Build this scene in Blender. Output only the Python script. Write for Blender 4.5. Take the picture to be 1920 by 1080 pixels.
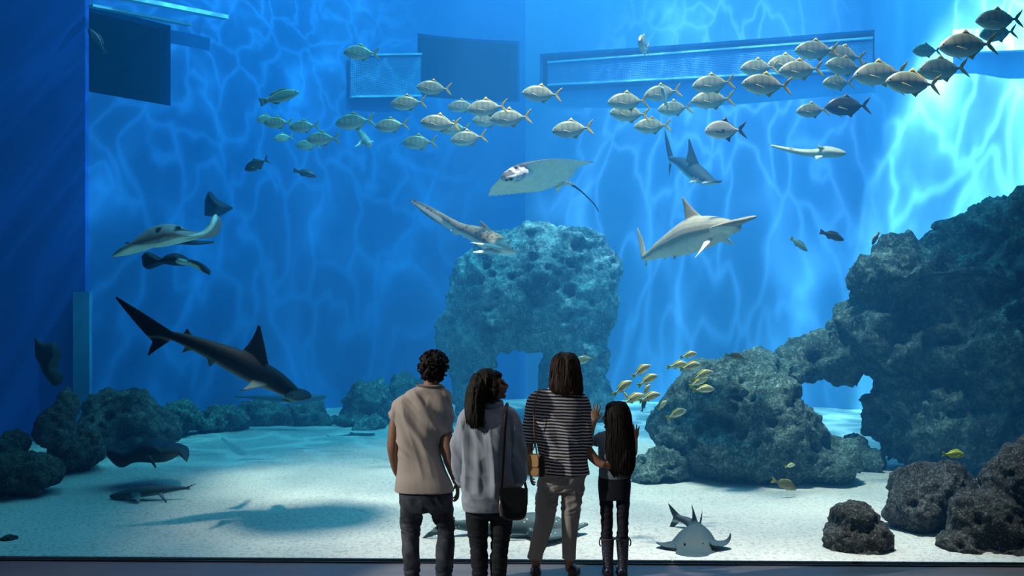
import bpy, bmesh, math, random
import numpy as np
from mathutils import Vector, Matrix, noise as mnoise

for o in list(bpy.data.objects):
    bpy.data.objects.remove(o)
SC = bpy.context.scene
COL = SC.collection
random.seed(7)
RNG = np.random.default_rng(7)
PI = math.pi

# ------------------------------------------------------------------ camera
FPX, HORIZON, CAM_H = 1867.0, 570.0, 2.1
cam_data = bpy.data.cameras.new('camera')
cam = bpy.data.objects.new('camera', cam_data)
COL.objects.link(cam)
cam_data.sensor_width = 36.0
cam_data.lens = 36.0 * FPX / 1920.0
cam_data.shift_y = (HORIZON - 540.0) / 1920.0
cam_data.clip_end = 200
cam.location = (0, 0, CAM_H)
cam.rotation_euler = (PI / 2, 0, 0)
SC.camera = cam


def at(px, py, Y):
    """the world point seen at a photo pixel, on the plane at distance Y"""
    return Vector(((px - 960.0) / FPX * Y, Y, CAM_H - (py - HORIZON) / FPX * Y))


# ------------------------------------------------------------------ world, lights, exposure
SC.view_settings.view_transform = 'Standard'
SC.view_settings.look = 'None'
SC.view_settings.gamma = 1.0
SC.view_settings.use_curve_mapping = False
SC.view_settings.exposure = 0.0
SC.cycles.max_bounces = 8
SC.cycles.diffuse_bounces = 3
SC.cycles.glossy_bounces = 2
SC.cycles.transmission_bounces = 2
SC.cycles.volume_bounces = 0
SC.cycles.transparent_max_bounces = 12

world = bpy.data.worlds.new('world')
SC.world = world
world.use_nodes = True
world.node_tree.nodes['Background'].inputs[0].default_value = (0.30, 0.42, 0.60, 1)
world.node_tree.nodes['Background'].inputs[1].default_value = 0.035


def lamp(name, kind, loc, target, energy, color, **kw):
    d = bpy.data.lights.new(name, kind)
    d.energy = energy
    d.color = color
    for k, v in kw.items():
        setattr(d, k, v)
    o = bpy.data.objects.new(name, d)
    COL.objects.link(o)
    o.location = loc
    o.rotation_euler = (Vector(target) - Vector(loc)).to_track_quat('-Z', 'Y').to_euler()
    return o


# broad daylight panel added above the tank as ambient fill
lamp('skylight_fill', 'AREA', (0.6, 15.2, 12.5), (0.6, 15.2, 0), 2700, (0.30, 0.72, 1.0),
     shape='RECTANGLE', size=14.0, size_y=11.0)
# tank spotlights hung above the water
lamp('sand_spot', 'SPOT', (1.5, 9.9, 18.0), (1.2, 10.9, 0), 88000, (1.0, 0.45, 0.42),
     spot_size=math.radians(33), spot_blend=0.75, shadow_soft_size=0.55)
lamp('back_wall_spot', 'SPOT', (3.1, 13.2, 21.0), (3.8, 20.2, -2.0), 64000, (0.95, 0.66, 1.0),
     spot_size=math.radians(31), spot_blend=1.0, shadow_soft_size=0.05)
lamp('right_wall_spot', 'SPOT', (5.0, 11.8, 20.0), at(1890, 290, 17.2), 240000, (1.0, 0.62, 0.66),
     spot_size=math.radians(18), spot_blend=0.4, shadow_soft_size=0.09)
lamp('left_wall_spot', 'SPOT', (3.6, 12.0, 17.0), (-4.2, 17.8, 2.6), 15000, (0.34, 0.68, 1.0),
     spot_size=math.radians(44), spot_blend=0.8, shadow_soft_size=0.04)
# daylight from the side of the visitors' hall
lamp('hall_spot', 'SPOT', (-6.9, 5.0, 4.2), (0.1, 7.35, 1.1), 1650, (1.0, 0.92, 0.82),
     spot_size=math.radians(26), spot_blend=0.3, shadow_soft_size=0.05)
lamp('hall_floor_fill', 'AREA', (-0.6, 6.4, 6.3), (-0.3, 7.7, 0.0), 42, (1.0, 0.84, 0.88), shape='RECTANGLE', size=6.0, size_y=0.5)  # soft fill added to lift the hall floor, not a known fitting
# ------------------------------------------------------------------ node helpers
def new_mat(name):
    m = bpy.data.materials.new(name)
    m.use_nodes = True
    m.node_tree.nodes.clear()
    return m, NT(m.node_tree)


class NT:
    """short-hand for building node trees"""
    def __init__(self, t):
        self.t = t

    def n(self, kind, ins=None, **props):
        nd = self.t.nodes.new(kind)
        for k, v in props.items():
            setattr(nd, k, v)
        for k, v in (ins or {}).items():
            s = nd.inputs[k]
            if isinstance(v, bpy.types.NodeSocket):
                self.t.links.new(v, s)
            elif isinstance(v, bpy.types.Node):
                self.t.links.new(v.outputs[0], s)
            else:
                if s.type == 'RGBA' and hasattr(v, '__len__') and len(v) == 3:
                    v = (*v, 1)
                s.default_value = v
        return nd

    def ramp(self, fac, stops, interp='LINEAR'):
        nd = self.n('ShaderNodeValToRGB', {0: fac})
        nd.color_ramp.interpolation = interp
        el = nd.color_ramp.elements
        while len(el) < len(stops):
            el.new(0.5)
        for e, (p, c) in zip(el, stops):
            e.position = p
            if not hasattr(c, '__len__'):
                c = (c, c, c)
            e.color = (*c, 1)
        return nd

    def math(self, op, a, b=None, c=None):
        ins = {0: a}
        if b is not None:
            ins[1] = b
        if c is not None:
            ins[2] = c
        return self.n('ShaderNodeMath', ins, operation=op)

    def mix(self, fac, a, b, blend='MIX'):
        nd = self.n('ShaderNodeMix', {0: fac}, data_type='RGBA', blend_type=blend)
        for i, v in ((6, a), (7, b)):
            if isinstance(v, bpy.types.Node):
                self.t.links.new(v.outputs[2 if v.bl_idname == 'ShaderNodeMix' else 0], nd.inputs[i])
            elif isinstance(v, bpy.types.NodeSocket):
                self.t.links.new(v, nd.inputs[i])
            else:
                nd.inputs[i].default_value = (*v, 1) if len(v) == 3 else v
        return nd.outputs[2]

    def out(self, surf=None, vol=None):
        o = self.n('ShaderNodeOutputMaterial')
        if surf:
            self.t.links.new(surf.outputs[0], o.inputs[0])
        if vol:
            self.t.links.new(vol.outputs[0], o.inputs[1])

    def principled(self, color, rough=0.6, bump=None, bump_dist=0.01, bump_str=1.0, **kw):
        p = self.n('ShaderNodeBsdfPrincipled')
        def put(name, v):
            s = p.inputs[name]
            if isinstance(v, bpy.types.NodeSocket):
                self.t.links.new(v, s)
            elif isinstance(v, bpy.types.Node):
                self.t.links.new(v.outputs[0], s)
            else:
                s.default_value = (*v, 1) if hasattr(v, '__len__') and len(v) == 3 else v
        put('Base Color', color)
        put('Roughness', rough)
        for k, v in kw.items():
            put(k.replace('_', ' '), v)
        if bump is not None:
            b = self.n('ShaderNodeBump', {'Strength': bump_str, 'Distance': bump_dist, 'Height': bump})
            self.t.links.new(b.outputs[0], p.inputs['Normal'])
        self.out(p)
        return p


def plain(name, color, rough=0.6, var=0.15, scale=30.0, bump=0.0, **kw):
    """plain colour with a little grain"""
    m, t = new_mat(name)
    co = t.n('ShaderNodeTexCoord')
    nz = t.n('ShaderNodeTexNoise', {'Vector': co.outputs['Object'], 'Scale': scale, 'Detail': 4.0})
    c = t.mix(nz.outputs[0], tuple(x * (1 - var) for x in color), tuple(min(1, x * (1 + var)) for x in color))
    t.principled(c, rough, bump=nz.outputs[0] if bump else None, bump_dist=bump, **kw)
    return m


# ------------------------------------------------------------------ mesh helpers
class MB:
    """collects shapes (verts, faces) that become one mesh"""
    def __init__(self):
        self.v, self.f = [], []

    def add(self, verts, faces):
        n = len(self.v)
        self.v += [tuple(v) for v in verts]
        self.f += [tuple(i + n for i in f) for f in faces]
        return self

    def ellipsoid(self, c, r, rot=None, seg=20, rings=12):
        c = Vector(c)
        vs = []
        for i in range(rings + 1):
            th = PI * i / rings
            for j in range(seg):
                ph = 2 * PI * j / seg
                p = Vector((r[0] * math.sin(th) * math.cos(ph), r[1] * math.sin(th) * math.sin(ph), r[2] * math.cos(th)))
                if rot is not None:
                    p = rot @ p
                vs.append(c + p)
        fs = []
        for i in range(rings):
            for j in range(seg):
                k = (j + 1) % seg
                if i == 0:
                    fs.append((j, seg + j, seg + k))
                elif i == rings - 1:
                    fs.append((i * seg + j, (i + 1) * seg + j, i * seg + k))
                else:
                    fs.append((i * seg + j, (i + 1) * seg + j, (i + 1) * seg + k, i * seg + k))
        return self.add(vs, fs)

    def rings(self, loops, cap=True, closed=True):
        """skin a list of equally long point loops"""
        n = len(loops[0])
        vs = [p for l in loops for p in l]
        fs = []
        m = n if closed else n - 1
        for i in range(len(loops) - 1):
            for j in range(m):
                k = (j + 1) % n
                fs.append((i * n + j, i * n + k, (i + 1) * n + k, (i + 1) * n + j))
        if cap:
            fs.append(tuple(range(n - 1, -1, -1)))
            b = (len(loops) - 1) * n
            fs.append(tuple(range(b, b + n)))
        return self.add(vs, fs)

    def tube(self, pts, radii, seg=12, up=(0, 0, 1), squash=1.0, sub=0):
        """tapering tube along points; radii are numbers or (side, up) pairs"""
        pts = [Vector(p) for p in pts]
        radii = [(r, r) if not hasattr(r, '__len__') else tuple(r) for r in radii]
        if sub:
            pts, radii = resample(pts, radii, sub)
        loops = []
        up = Vector(up)
        for i, p in enumerate(pts):
            t = (pts[min(i + 1, len(pts) - 1)] - pts[max(i - 1, 0)]).normalized()
            side = t.cross(up)
            if side.length < 1e-3:
                side = t.cross(Vector((0.3, 1, 0.1)))
            side.normalize()
            u = side.cross(t).normalized()
            a, b = radii[i]
            loops.append([p + side * (a * math.cos(2 * PI * j / seg)) + u * (b * squash * math.sin(2 * PI * j / seg)) for j in range(seg)])
        return self.rings(loops)

    def box(self, lo, hi):
        x0, y0, z0 = lo
        x1, y1, z1 = hi
        v = [(x0, y0, z0), (x1, y0, z0), (x1, y1, z0), (x0, y1, z0), (x0, y0, z1), (x1, y0, z1), (x1, y1, z1), (x0, y1, z1)]
        return self.add(v, [(3, 2, 1, 0), (4, 5, 6, 7), (0, 1, 5, 4), (1, 2, 6, 5), (2, 3, 7, 6), (3, 0, 4, 7)])

    def blade(self, a, b, tip, th, lead=0.25, trail=-0.15, nu=10, nv=8, tipw=0.12, side=None):
        """a fin: root from a (front) to b (rear), pointed at tip, thickness th"""
        a, b, tip = Vector(a), Vector(b), Vector(tip)
        root = b - a
        span = tip - (a + b) / 2
        nrm = root.cross(span).normalized() if side is None else Vector(side).normalized()
        tip2 = tip + root * tipw
        cl = (a + tip) / 2 - root.normalized() * (span.length * lead)
        ct = (b + tip2) / 2 - root.normalized() * (span.length * -trail)
        loops = []
        for i in range(nu + 1):
            u = i / nu
            L = a * (1 - u) ** 2 + cl * (2 * u * (1 - u)) + tip * u * u
            T = b * (1 - u) ** 2 + ct * (2 * u * (1 - u)) + tip2 * u * u
            t = th * (1 - 0.66 * u)
            lp = []
            for j in range(nv + 1):
                v = j / nv
                lp.append(L.lerp(T, v) + nrm * (t * 0.5 * math.sqrt(max(0, 1 - (2 * v - 1) ** 2)) * (1 - 0.3 * v)))
            for j in range(nv - 1, 0, -1):
                v = j / nv
                lp.append(L.lerp(T, v) - nrm * (t * 0.5 * math.sqrt(max(0, 1 - (2 * v - 1) ** 2)) * (1 - 0.3 * v)))
            loops.append(lp)
        return self.rings(loops)

    def mesh(self, name='m'):
        me = bpy.data.meshes.new(name)
        me.from_pydata(self.v, [], self.f)
        return me

    def build(self, name, mat, parent=None, smooth=True, origin=None):
        me = self.mesh(name)
        return link(name, me, mat, parent, smooth, origin)


def catmull(P, n):
    """n samples of a smooth curve through points (numpy rows)"""
    P = np.asarray(P, float)
    if len(P) == 2:
        t = np.linspace(0, 1, n)[:, None]
        return P[0] * (1 - t) + P[1] * t
    Q = np.vstack([2 * P[0] - P[1], P, 2 * P[-1] - P[-2]])
    s = np.linspace(0, len(P) - 1, n)
    i = np.minimum(s.astype(int), len(P) - 2)
    t = (s - i)[:, None]
    p0, p1, p2, p3 = Q[i], Q[i + 1], Q[i + 2], Q[i + 3]
    return 0.5 * (2 * p1 + (p2 - p0) * t + (2 * p0 - 5 * p1 + 4 * p2 - p3) * t ** 2 + (3 * p1 - p0 - 3 * p2 + p3) * t ** 3)


def resample(pts, radii, n):
    A = np.hstack([np.array([tuple(p) for p in pts]), np.array(radii)])
    B = catmull(A, n)
    return [Vector(b[:3]) for b in B], [tuple(np.maximum(b[3:], 1e-4)) for b in B]


def link(name, me, mat=None, parent=None, smooth=True, origin=None):
    o = bpy.data.objects.new(name, me)
    COL.objects.link(o)
    if mat is not None and not me.materials:
        for m_ in (mat if isinstance(mat, (list, tuple)) else [mat]):
            me.materials.append(m_)
    if smooth:
        me.polygons.foreach_set('use_smooth', [True] * len(me.polygons))
    if origin is not None:
        og = Vector(origin)
        me.transform(Matrix.Translation(-og))
        o.location = og
    if parent is not None:
        o.parent = parent
        o.matrix_parent_inverse = Matrix.Identity(4)
        if origin is None:
            # built in world space: keep it there
            me.transform(Matrix.Translation(-parent_loc(parent)))
        else:
            o.location = Vector(o.location) - parent_loc(parent)
    return o


def parent_loc(p):
    v = Vector((0, 0, 0))
    while p is not None:
        v += Vector(p.location)
        p = p.parent
    return v


def tag(o, label=None, cat=None, group=None, kind=None):
    if label:
        o['label'] = label
    if cat:
        o['category'] = cat
    if group:
        o['group'] = group
    if kind:
        o['kind'] = kind
    return o


def empty(name, loc):
    o = bpy.data.objects.new(name, None)
    COL.objects.link(o)
    o.location = loc
    return o


def remeshed(mb, voxel, smooth=2, name='m', factor=0.5):
    """union of the collected closed shapes as one clean surface"""
    me = mb.mesh('tmp')
    o = bpy.data.objects.new('tmp', me)
    COL.objects.link(o)
    r = o.modifiers.new('r', 'REMESH')
    r.mode = 'VOXEL'
    r.voxel_size = voxel
    if smooth:
        s = o.modifiers.new('s', 'SMOOTH')
        s.factor = factor
        s.iterations = smooth
    dg = bpy.context.evaluated_depsgraph_get()
    out = bpy.data.meshes.new_from_object(o.evaluated_get(dg))
    out.name = name
    bpy.data.objects.remove(o)
    bpy.data.meshes.remove(me)
    return out


def get_co(me):
    a = np.empty(len(me.vertices) * 3, np.float32)
    me.vertices.foreach_get('co', a)
    return a.reshape(-1, 3).astype(float)


def set_co(me, a):
    me.vertices.foreach_set('co', np.ascontiguousarray(a, np.float32).ravel())
    me.update()


def get_no(me):
    a = np.empty(len(me.vertices) * 3, np.float32)
    me.vertex_normals.foreach_get('vector', a)
    return a.reshape(-1, 3).astype(float)


def set_tint(me, rgb, name='tint'):
    at_ = me.color_attributes.new(name, 'FLOAT_COLOR', 'POINT')
    a = np.ones((len(me.vertices), 4), np.float32)
    a[:, :3] = rgb
    at_.data.foreach_set('color', a.ravel())


def sstep(a, b, x):
    t = np.clip((x - a) / (b - a), 0, 1)
    return t * t * (3 - 2 * t)


def fbm(co, scale, octaves=4, seed=0.0):
    off = Vector((seed * 13.7, seed * 7.3, seed * 3.1))
    return np.array([mnoise.fractal(Vector(c) * scale + off, 0.9, 2.1, octaves) for c in co])
# ------------------------------------------------------------------ the tank
WATER_TOP = 9.6


def glass_y(x):
    return 8.10 - 0.0245 * x


def make_water_mat():
    m, t = new_mat('tank_water')
    g = t.n('ShaderNodeNewGeometry')
    sep = t.n('ShaderNodeSeparateXYZ', {0: g.outputs['Position']})
    pos = t.n('ShaderNodeVectorMath', {0: g.outputs['Position'], 1: (1, 1, 0)}, operation='MULTIPLY')
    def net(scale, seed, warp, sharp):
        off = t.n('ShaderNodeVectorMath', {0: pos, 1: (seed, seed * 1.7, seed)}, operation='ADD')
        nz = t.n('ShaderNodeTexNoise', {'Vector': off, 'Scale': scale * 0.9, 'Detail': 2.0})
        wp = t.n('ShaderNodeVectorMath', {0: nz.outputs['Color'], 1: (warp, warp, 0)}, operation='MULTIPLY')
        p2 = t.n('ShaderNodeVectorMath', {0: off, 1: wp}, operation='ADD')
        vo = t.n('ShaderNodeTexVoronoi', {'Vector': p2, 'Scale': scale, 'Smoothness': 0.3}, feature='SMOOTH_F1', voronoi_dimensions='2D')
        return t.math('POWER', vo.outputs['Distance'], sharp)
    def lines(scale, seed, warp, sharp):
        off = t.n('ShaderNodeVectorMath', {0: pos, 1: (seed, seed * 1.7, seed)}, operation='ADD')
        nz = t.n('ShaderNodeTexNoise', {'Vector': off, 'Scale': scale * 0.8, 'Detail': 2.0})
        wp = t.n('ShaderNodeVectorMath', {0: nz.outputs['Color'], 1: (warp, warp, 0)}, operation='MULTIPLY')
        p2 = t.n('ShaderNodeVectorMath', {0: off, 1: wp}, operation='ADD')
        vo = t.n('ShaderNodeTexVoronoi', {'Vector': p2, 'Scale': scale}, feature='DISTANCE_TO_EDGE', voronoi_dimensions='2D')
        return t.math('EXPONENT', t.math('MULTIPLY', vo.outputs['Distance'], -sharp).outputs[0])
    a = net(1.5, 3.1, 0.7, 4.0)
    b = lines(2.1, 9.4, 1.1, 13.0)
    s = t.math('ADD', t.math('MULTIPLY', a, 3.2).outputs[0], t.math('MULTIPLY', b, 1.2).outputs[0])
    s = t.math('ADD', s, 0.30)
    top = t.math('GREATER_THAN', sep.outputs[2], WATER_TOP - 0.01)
    val = t.n('ShaderNodeMix', {0: top.outputs[0], 2: 1.0, 3: s.outputs[0]})  # top face only: caustic light pattern put into its transparent colour
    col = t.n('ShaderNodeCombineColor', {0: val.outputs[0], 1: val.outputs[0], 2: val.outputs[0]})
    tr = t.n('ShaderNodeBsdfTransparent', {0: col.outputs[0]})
    # the water itself takes out red first and scatters blue
    sc = t.n('ShaderNodeVolumeScatter', {'Color': (0.05, 0.38, 1.0), 'Density': 0.055, 'Anisotropy': 0.0})
    ab = t.n('ShaderNodeVolumeAbsorption', {'Color': (0.0, 0.75, 0.945), 'Density': 0.125})
    v = t.n('ShaderNodeAddShader', {0: sc, 1: ab})
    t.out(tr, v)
    return m


wm = MB()
WX0, WX1, WYB = -11.5, 12.5, 23.0
f0, f1 = glass_y(WX0) + 0.06, glass_y(WX1) + 0.06
wv = [(WX0, f0, -0.6), (WX1, f1, -0.6), (WX1, WYB, -0.6), (WX0, WYB, -0.6),
      (WX0, f0, WATER_TOP), (WX1, f1, WATER_TOP), (WX1, WYB, WATER_TOP), (WX0, WYB, WATER_TOP)]
wm.add(wv, [(3, 2, 1, 0), (4, 5, 6, 7), (0, 1, 5, 4), (1, 2, 6, 5), (2, 3, 7, 6), (3, 0, 4, 7)])
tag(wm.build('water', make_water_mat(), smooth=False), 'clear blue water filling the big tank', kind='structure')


def make_wall_mat(name, c0, c1):
    m, t = new_mat(name)
    co = t.n('ShaderNodeTexCoord')
    nz = t.n('ShaderNodeTexNoise', {'Vector': co.outputs['Object'], 'Scale': 0.8, 'Detail': 6.0, 'Roughness': 0.65})
    c = t.mix(nz.outputs[0], c0, c1)
    t.principled(c, 0.8)
    return m


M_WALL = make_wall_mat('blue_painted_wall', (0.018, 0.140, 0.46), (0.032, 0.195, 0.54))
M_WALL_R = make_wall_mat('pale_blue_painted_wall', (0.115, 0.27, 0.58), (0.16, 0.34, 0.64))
M_WALL_P = make_wall_mat('whitish_blue_wall', (0.42, 0.55, 0.75), (0.5, 0.62, 0.8))
M_SHADE2 = make_wall_mat('recess_shade', (0.012, 0.05, 0.17), (0.018, 0.07, 0.21))  # shade inside the recesses put into a darker wall blue
M_DARK = make_wall_mat('deep_recess_shade', (0.005, 0.02, 0.06), (0.008, 0.03, 0.08))  # deeper shade of the side opening put into its colour


def wall(name, pts, z0, z1, mat, label, thick=0.3, holes=()):
    """an upright wall along a plan polyline, thickness away from the camera;
    holes are (px0, px1, z_low, z_high) seen from the visitors' side"""
    P = catmull(np.array(pts), max(2, (len(pts) - 1) * 10 + 1)) if len(pts) > 2 else np.array(pts, float)
    if len(pts) == 2:
        P = np.linspace(P[0], P[1], 24)
    cuts = [h[k] for h in holes for k in (0, 1)]
    px = 960 + P[:, 0] / P[:, 1] * FPX
    for c in cuts:                                   # a plan point at each jamb
        k = int(np.searchsorted(px, c))
        f = (c - px[k - 1]) / (px[k] - px[k - 1])
        P = np.insert(P, k, P[k - 1] * (1 - f) + P[k] * f, axis=0)
        px = 960 + P[:, 0] / P[:, 1] * FPX
    d = np.gradient(P, axis=0)
    nn = np.stack([-d[:, 1], d[:, 0]], 1)
    nn /= np.linalg.norm(nn, axis=1)[:, None]
    B = P + nn * thick
    mb = MB()
    for k in range(len(P) - 1):
        mid = (px[k] + px[k + 1]) / 2
        spans = [(z0, z1)]
        for h in holes:
            if h[0] < mid < h[1]:
                spans = [(z0, h[2]), (h[3], z1)]
        for a, b in spans:
            q = [P[k], P[k + 1], B[k + 1], B[k]]
            v = [(p[0], p[1], a) for p in q] + [(p[0], p[1], b) for p in q]
            mb.add(v, [(3, 2, 1, 0), (4, 5, 6, 7), (0, 1, 5, 4), (1, 2, 6, 5), (2, 3, 7, 6), (3, 0, 4, 7)])
    o = mb.build(name, mat, smooth=False)
    return tag(o, label, kind='structure')


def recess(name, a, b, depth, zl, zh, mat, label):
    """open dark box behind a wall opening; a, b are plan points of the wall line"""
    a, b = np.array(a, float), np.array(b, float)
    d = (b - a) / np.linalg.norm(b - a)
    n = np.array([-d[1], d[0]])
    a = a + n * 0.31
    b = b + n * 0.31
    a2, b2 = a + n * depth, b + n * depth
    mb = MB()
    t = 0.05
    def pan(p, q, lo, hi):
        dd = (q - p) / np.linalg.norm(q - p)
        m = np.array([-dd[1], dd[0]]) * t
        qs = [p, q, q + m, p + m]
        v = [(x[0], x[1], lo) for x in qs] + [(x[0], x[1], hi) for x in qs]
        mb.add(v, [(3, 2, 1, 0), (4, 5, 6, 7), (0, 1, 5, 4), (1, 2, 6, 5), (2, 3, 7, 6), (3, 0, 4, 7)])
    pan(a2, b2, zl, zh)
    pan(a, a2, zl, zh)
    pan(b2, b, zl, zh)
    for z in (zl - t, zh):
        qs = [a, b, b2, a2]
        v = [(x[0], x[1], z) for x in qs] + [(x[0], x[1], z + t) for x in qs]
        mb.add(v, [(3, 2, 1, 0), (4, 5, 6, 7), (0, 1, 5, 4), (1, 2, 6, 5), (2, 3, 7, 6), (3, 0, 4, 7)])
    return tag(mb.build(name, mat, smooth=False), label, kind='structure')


def zat(py, Y):
    return CAM_H - (py - HORIZON) / FPX * Y


def plan_at(pts, px):
    """the plan point of a wall line under a photo column"""
    P = catmull(np.array(pts), 600) if len(pts) > 2 else np.linspace(pts[0], pts[1], 600)
    k = int(np.argmin(abs(960 + P[:, 0] / P[:, 1] * FPX - px)))
    return P[k]


WZ0, WZ1 = -0.5, 10.8
WL = [(-6.432, 15.0), (-5.532, 16.14), (-4.62, 17.52), (-3.6, 19.08), (-2.28, 20.28), (-0.96, 20.88), (0.282, 21.12)]
WB = [(0.282, 21.12), (3.6, 20.22), (7.08, 19.14)]
WR = [(7.08, 19.14), (8.28, 18.24), (9.6, 15.9), (10.2, 8.3)]
zl0, zh0 = zat(186, 15.6), zat(30, 15.6)
zl1, zh1 = zat(186, 20.8), zat(70, 20.8)
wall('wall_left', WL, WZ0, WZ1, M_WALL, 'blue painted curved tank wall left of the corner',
     holes=[(164, 320, zl0, zh0), (783, 974, zl1, zh1)])
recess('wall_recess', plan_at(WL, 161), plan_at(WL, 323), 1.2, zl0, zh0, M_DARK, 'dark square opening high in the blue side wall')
recess('wall_recess', plan_at(WL, 781), plan_at(WL, 977), 0.9, zl1, zh1, M_SHADE2, 'dark square opening beside the corner of the tank')
zl2, zh2 = zat(158, 20.3), zat(84, 20.3)
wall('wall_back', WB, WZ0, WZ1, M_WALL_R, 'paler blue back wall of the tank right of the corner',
     holes=[(1012, 1640, zl2, zh2)])
recess('wall_recess', plan_at(WB, 1010), plan_at(WB, 1643), 0.5, zl2, zh2, M_SHADE2, 'long overflow slot high in the back wall')
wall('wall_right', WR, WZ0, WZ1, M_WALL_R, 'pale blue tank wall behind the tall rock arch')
pier = MB().box((-11.4, 14.93, WZ0), (-6.40, 15.06, WZ1))
tag(pier.build('wall_pier', make_wall_mat('pier_paint', (0.015, 0.09, 0.52), (0.02, 0.11, 0.60)), smooth=False), 'dark blue wall face at the left edge of the tank', kind='structure')


def bar(p, q, h, d):
    """upright slab between two points: height h, depth d"""
    p, q = Vector(p), Vector(q)
    t = (q - p).normalized()
    n = Vector((-t.y, t.x, 0)).normalized() * (d / 2)
    u = Vector((0, 0, h / 2))
    mb = MB()
    v = [p - n - u, q - n - u, q + n - u, p + n - u, p - n + u, q - n + u, q + n + u, p + n + u]
    return mb.add(v, [(3, 2, 1, 0), (4, 5, 6, 7), (0, 1, 5, 4), (1, 2, 6, 5), (2, 3, 7, 6), (3, 0, 4, 7)])


# overflow trough with its grating, in front of the slot
mgr, t_ = new_mat('fine_grating')
co_ = t_.n('ShaderNodeTexCoord')
w1 = t_.n('ShaderNodeTexWave', {'Vector': co_.outputs['Object'], 'Scale': 9.0}, bands_direction='X')
w2 = t_.n('ShaderNodeTexWave', {'Vector': co_.outputs['Object'], 'Scale': 9.0}, bands_direction='Z')
gg = t_.math('MULTIPLY', w1.outputs[0], w2.outputs[0])
t_.principled(t_.mix(gg.outputs[0], (0.06, 0.19, 0.42), (0.015, 0.07, 0.22)), 0.6, bump=gg.outputs[0], bump_dist=0.01)
M_RAIL = plain('pale_rail', (0.34, 0.56, 0.74), 0.5)


def trough(wl, pxs, pyt, pyb, label, off=0.12):
    a, b = plan_at(wl, pxs[0]), plan_at(wl, pxs[1])
    d = (b - a) / np.linalg.norm(b - a)
    n = np.array([-d[1], d[0]])
    a, b = a - n * off, b - n * off
    za0, za1 = zat(pyb[0], a[1]), zat(pyt[0], a[1])
    zb0, zb1 = zat(pyb[1], b[1]), zat(pyt[1], b[1])
    root = empty('overflow_trough', (a[0], a[1], za0))
    tag(root, label, 'trough')
    h = za1 - za0
    bar((a[0], a[1], (za0 + za1) / 2), (b[0], b[1], (zb0 + zb1) / 2), h, 0.05).build('grating', mgr, root, False)
    n3 = Vector((n[0], n[1], 0))
    for zA, zB in ((za1, zb1), (za0, zb0)):
        bar(Vector((a[0], a[1], zA)) - n3 * 0.02, Vector((b[0], b[1], zB)) - n3 * 0.02, 0.035, 0.10).build('rail', M_RAIL, root, False)


trough(WB, (1030, 1636), (118, 72), (160, 129), 'long overflow trough with grated face and pale rails')
trough(WL, (650, 782), (104, 102), (182, 180), 'short grated trough left of the dark wall opening')

# pale ledge high on the right wall; left bars stand in for water-surface reflections
M_LEDGE = plain('pale_ledge', (0.40, 0.70, 0.80), 0.5)
e = bar(at(225, -6, 15.0), at(424, 33, 16.6), 0.065, 0.14).build('ledge', M_LEDGE, None, False)
tag(e, 'long pale bar in place of a water-surface reflection, slanting above the dark square opening', 'ledge')
e = bar(at(170, 11, 14.8), at(356, 47, 16.2), 0.036, 0.12).build('ledge', M_LEDGE, None, False)
tag(e, 'thin pale bar in place of a water-surface reflection along the top edge of the dark square opening', 'ledge')
a_, b_ = plan_at(WR, 1795), plan_at(WR, 1958)
z0_, z1_ = zat(80, a_[1]), zat(72, b_[1])
e = bar((a_[0] - 0.05, a_[1] - 0.04, z0_), (b_[0] - 0.05, b_[1] - 0.04, z1_), 0.42, 0.22).build('ledge', M_LEDGE, None, False)
tag(e, 'broad pale teal ledge above the brightly lit wall', 'ledge')
# added slim post standing in for the hall column's reflection
e = bar(at(140, 745, 14.84), at(170, 745, 14.86), 3.15, 0.14).build('reflection_post', plain('reflection_post_paint', (0.06, 0.24, 0.46), 0.7), None, False)
tag(e, 'slim pale blue post in place of a reflection, behind the left rocks', 'reflection_post')

# ------------------------------------------------------------------ sand
ms, t_ = new_mat('white_sand')
co_ = t_.n('ShaderNodeTexCoord')
n1 = t_.n('ShaderNodeTexNoise', {'Vector': co_.outputs['Object'], 'Scale': 1.6, 'Detail': 5.0, 'Roughness': 0.6})
n2 = t_.n('ShaderNodeTexNoise', {'Vector': co_.outputs['Object'], 'Scale': 28.0, 'Detail': 5.0, 'Roughness': 0.7})
c1 = t_.mix(n1.outputs[0], (0.60, 0.60, 0.58), (0.80, 0.78, 0.74))
sp = t_.ramp(n2.outputs[0], [(0.36, 0.62), (0.5, 1.0)])
c2 = t_.mix(1.0, c1, sp.outputs[0], 'MULTIPLY')
hh = t_.math('ADD', n2.outputs[0], t_.math('MULTIPLY', n1.outputs[0], 2.0).outputs[0])
t_.principled(c2, 0.95, bump=hh.outputs[0], bump_dist=0.035)


def sand_z(x, y):
    z = 0.02 + 0.045 * mnoise.noise((x * 0.55, y * 0.8, 0)) + 0.018 * mnoise.noise((x * 1.9, y * 2.6, 4))
    z += 0.06 * float(sstep(14, 19, y))
    return z * float(sstep(glass_y(x), glass_y(x) + 0.8, y)) + 0.015


g = MB()
NX, NY = 150, 90
vs = []
for j in range(NY + 1):
    for i in range(NX + 1):
        x = WX0 + 0.05 + (WX1 - WX0 - 0.1) * i / NX
        y0 = glass_y(x) + 0.02
        y = y0 + (22.6 - y0) * (j / NY) ** 1.4
        vs.append((x, y, sand_z(x, y)))
g.add(vs, [(j * (NX + 1) + i, j * (NX + 1) + i + 1, (j + 1) * (NX + 1) + i + 1, (j + 1) * (NX + 1) + i) for j in range(NY) for i in range(NX)])
tag(g.build('floor_sand', ms), 'pale rippled sand covering the tank bottom', kind='structure')

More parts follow.
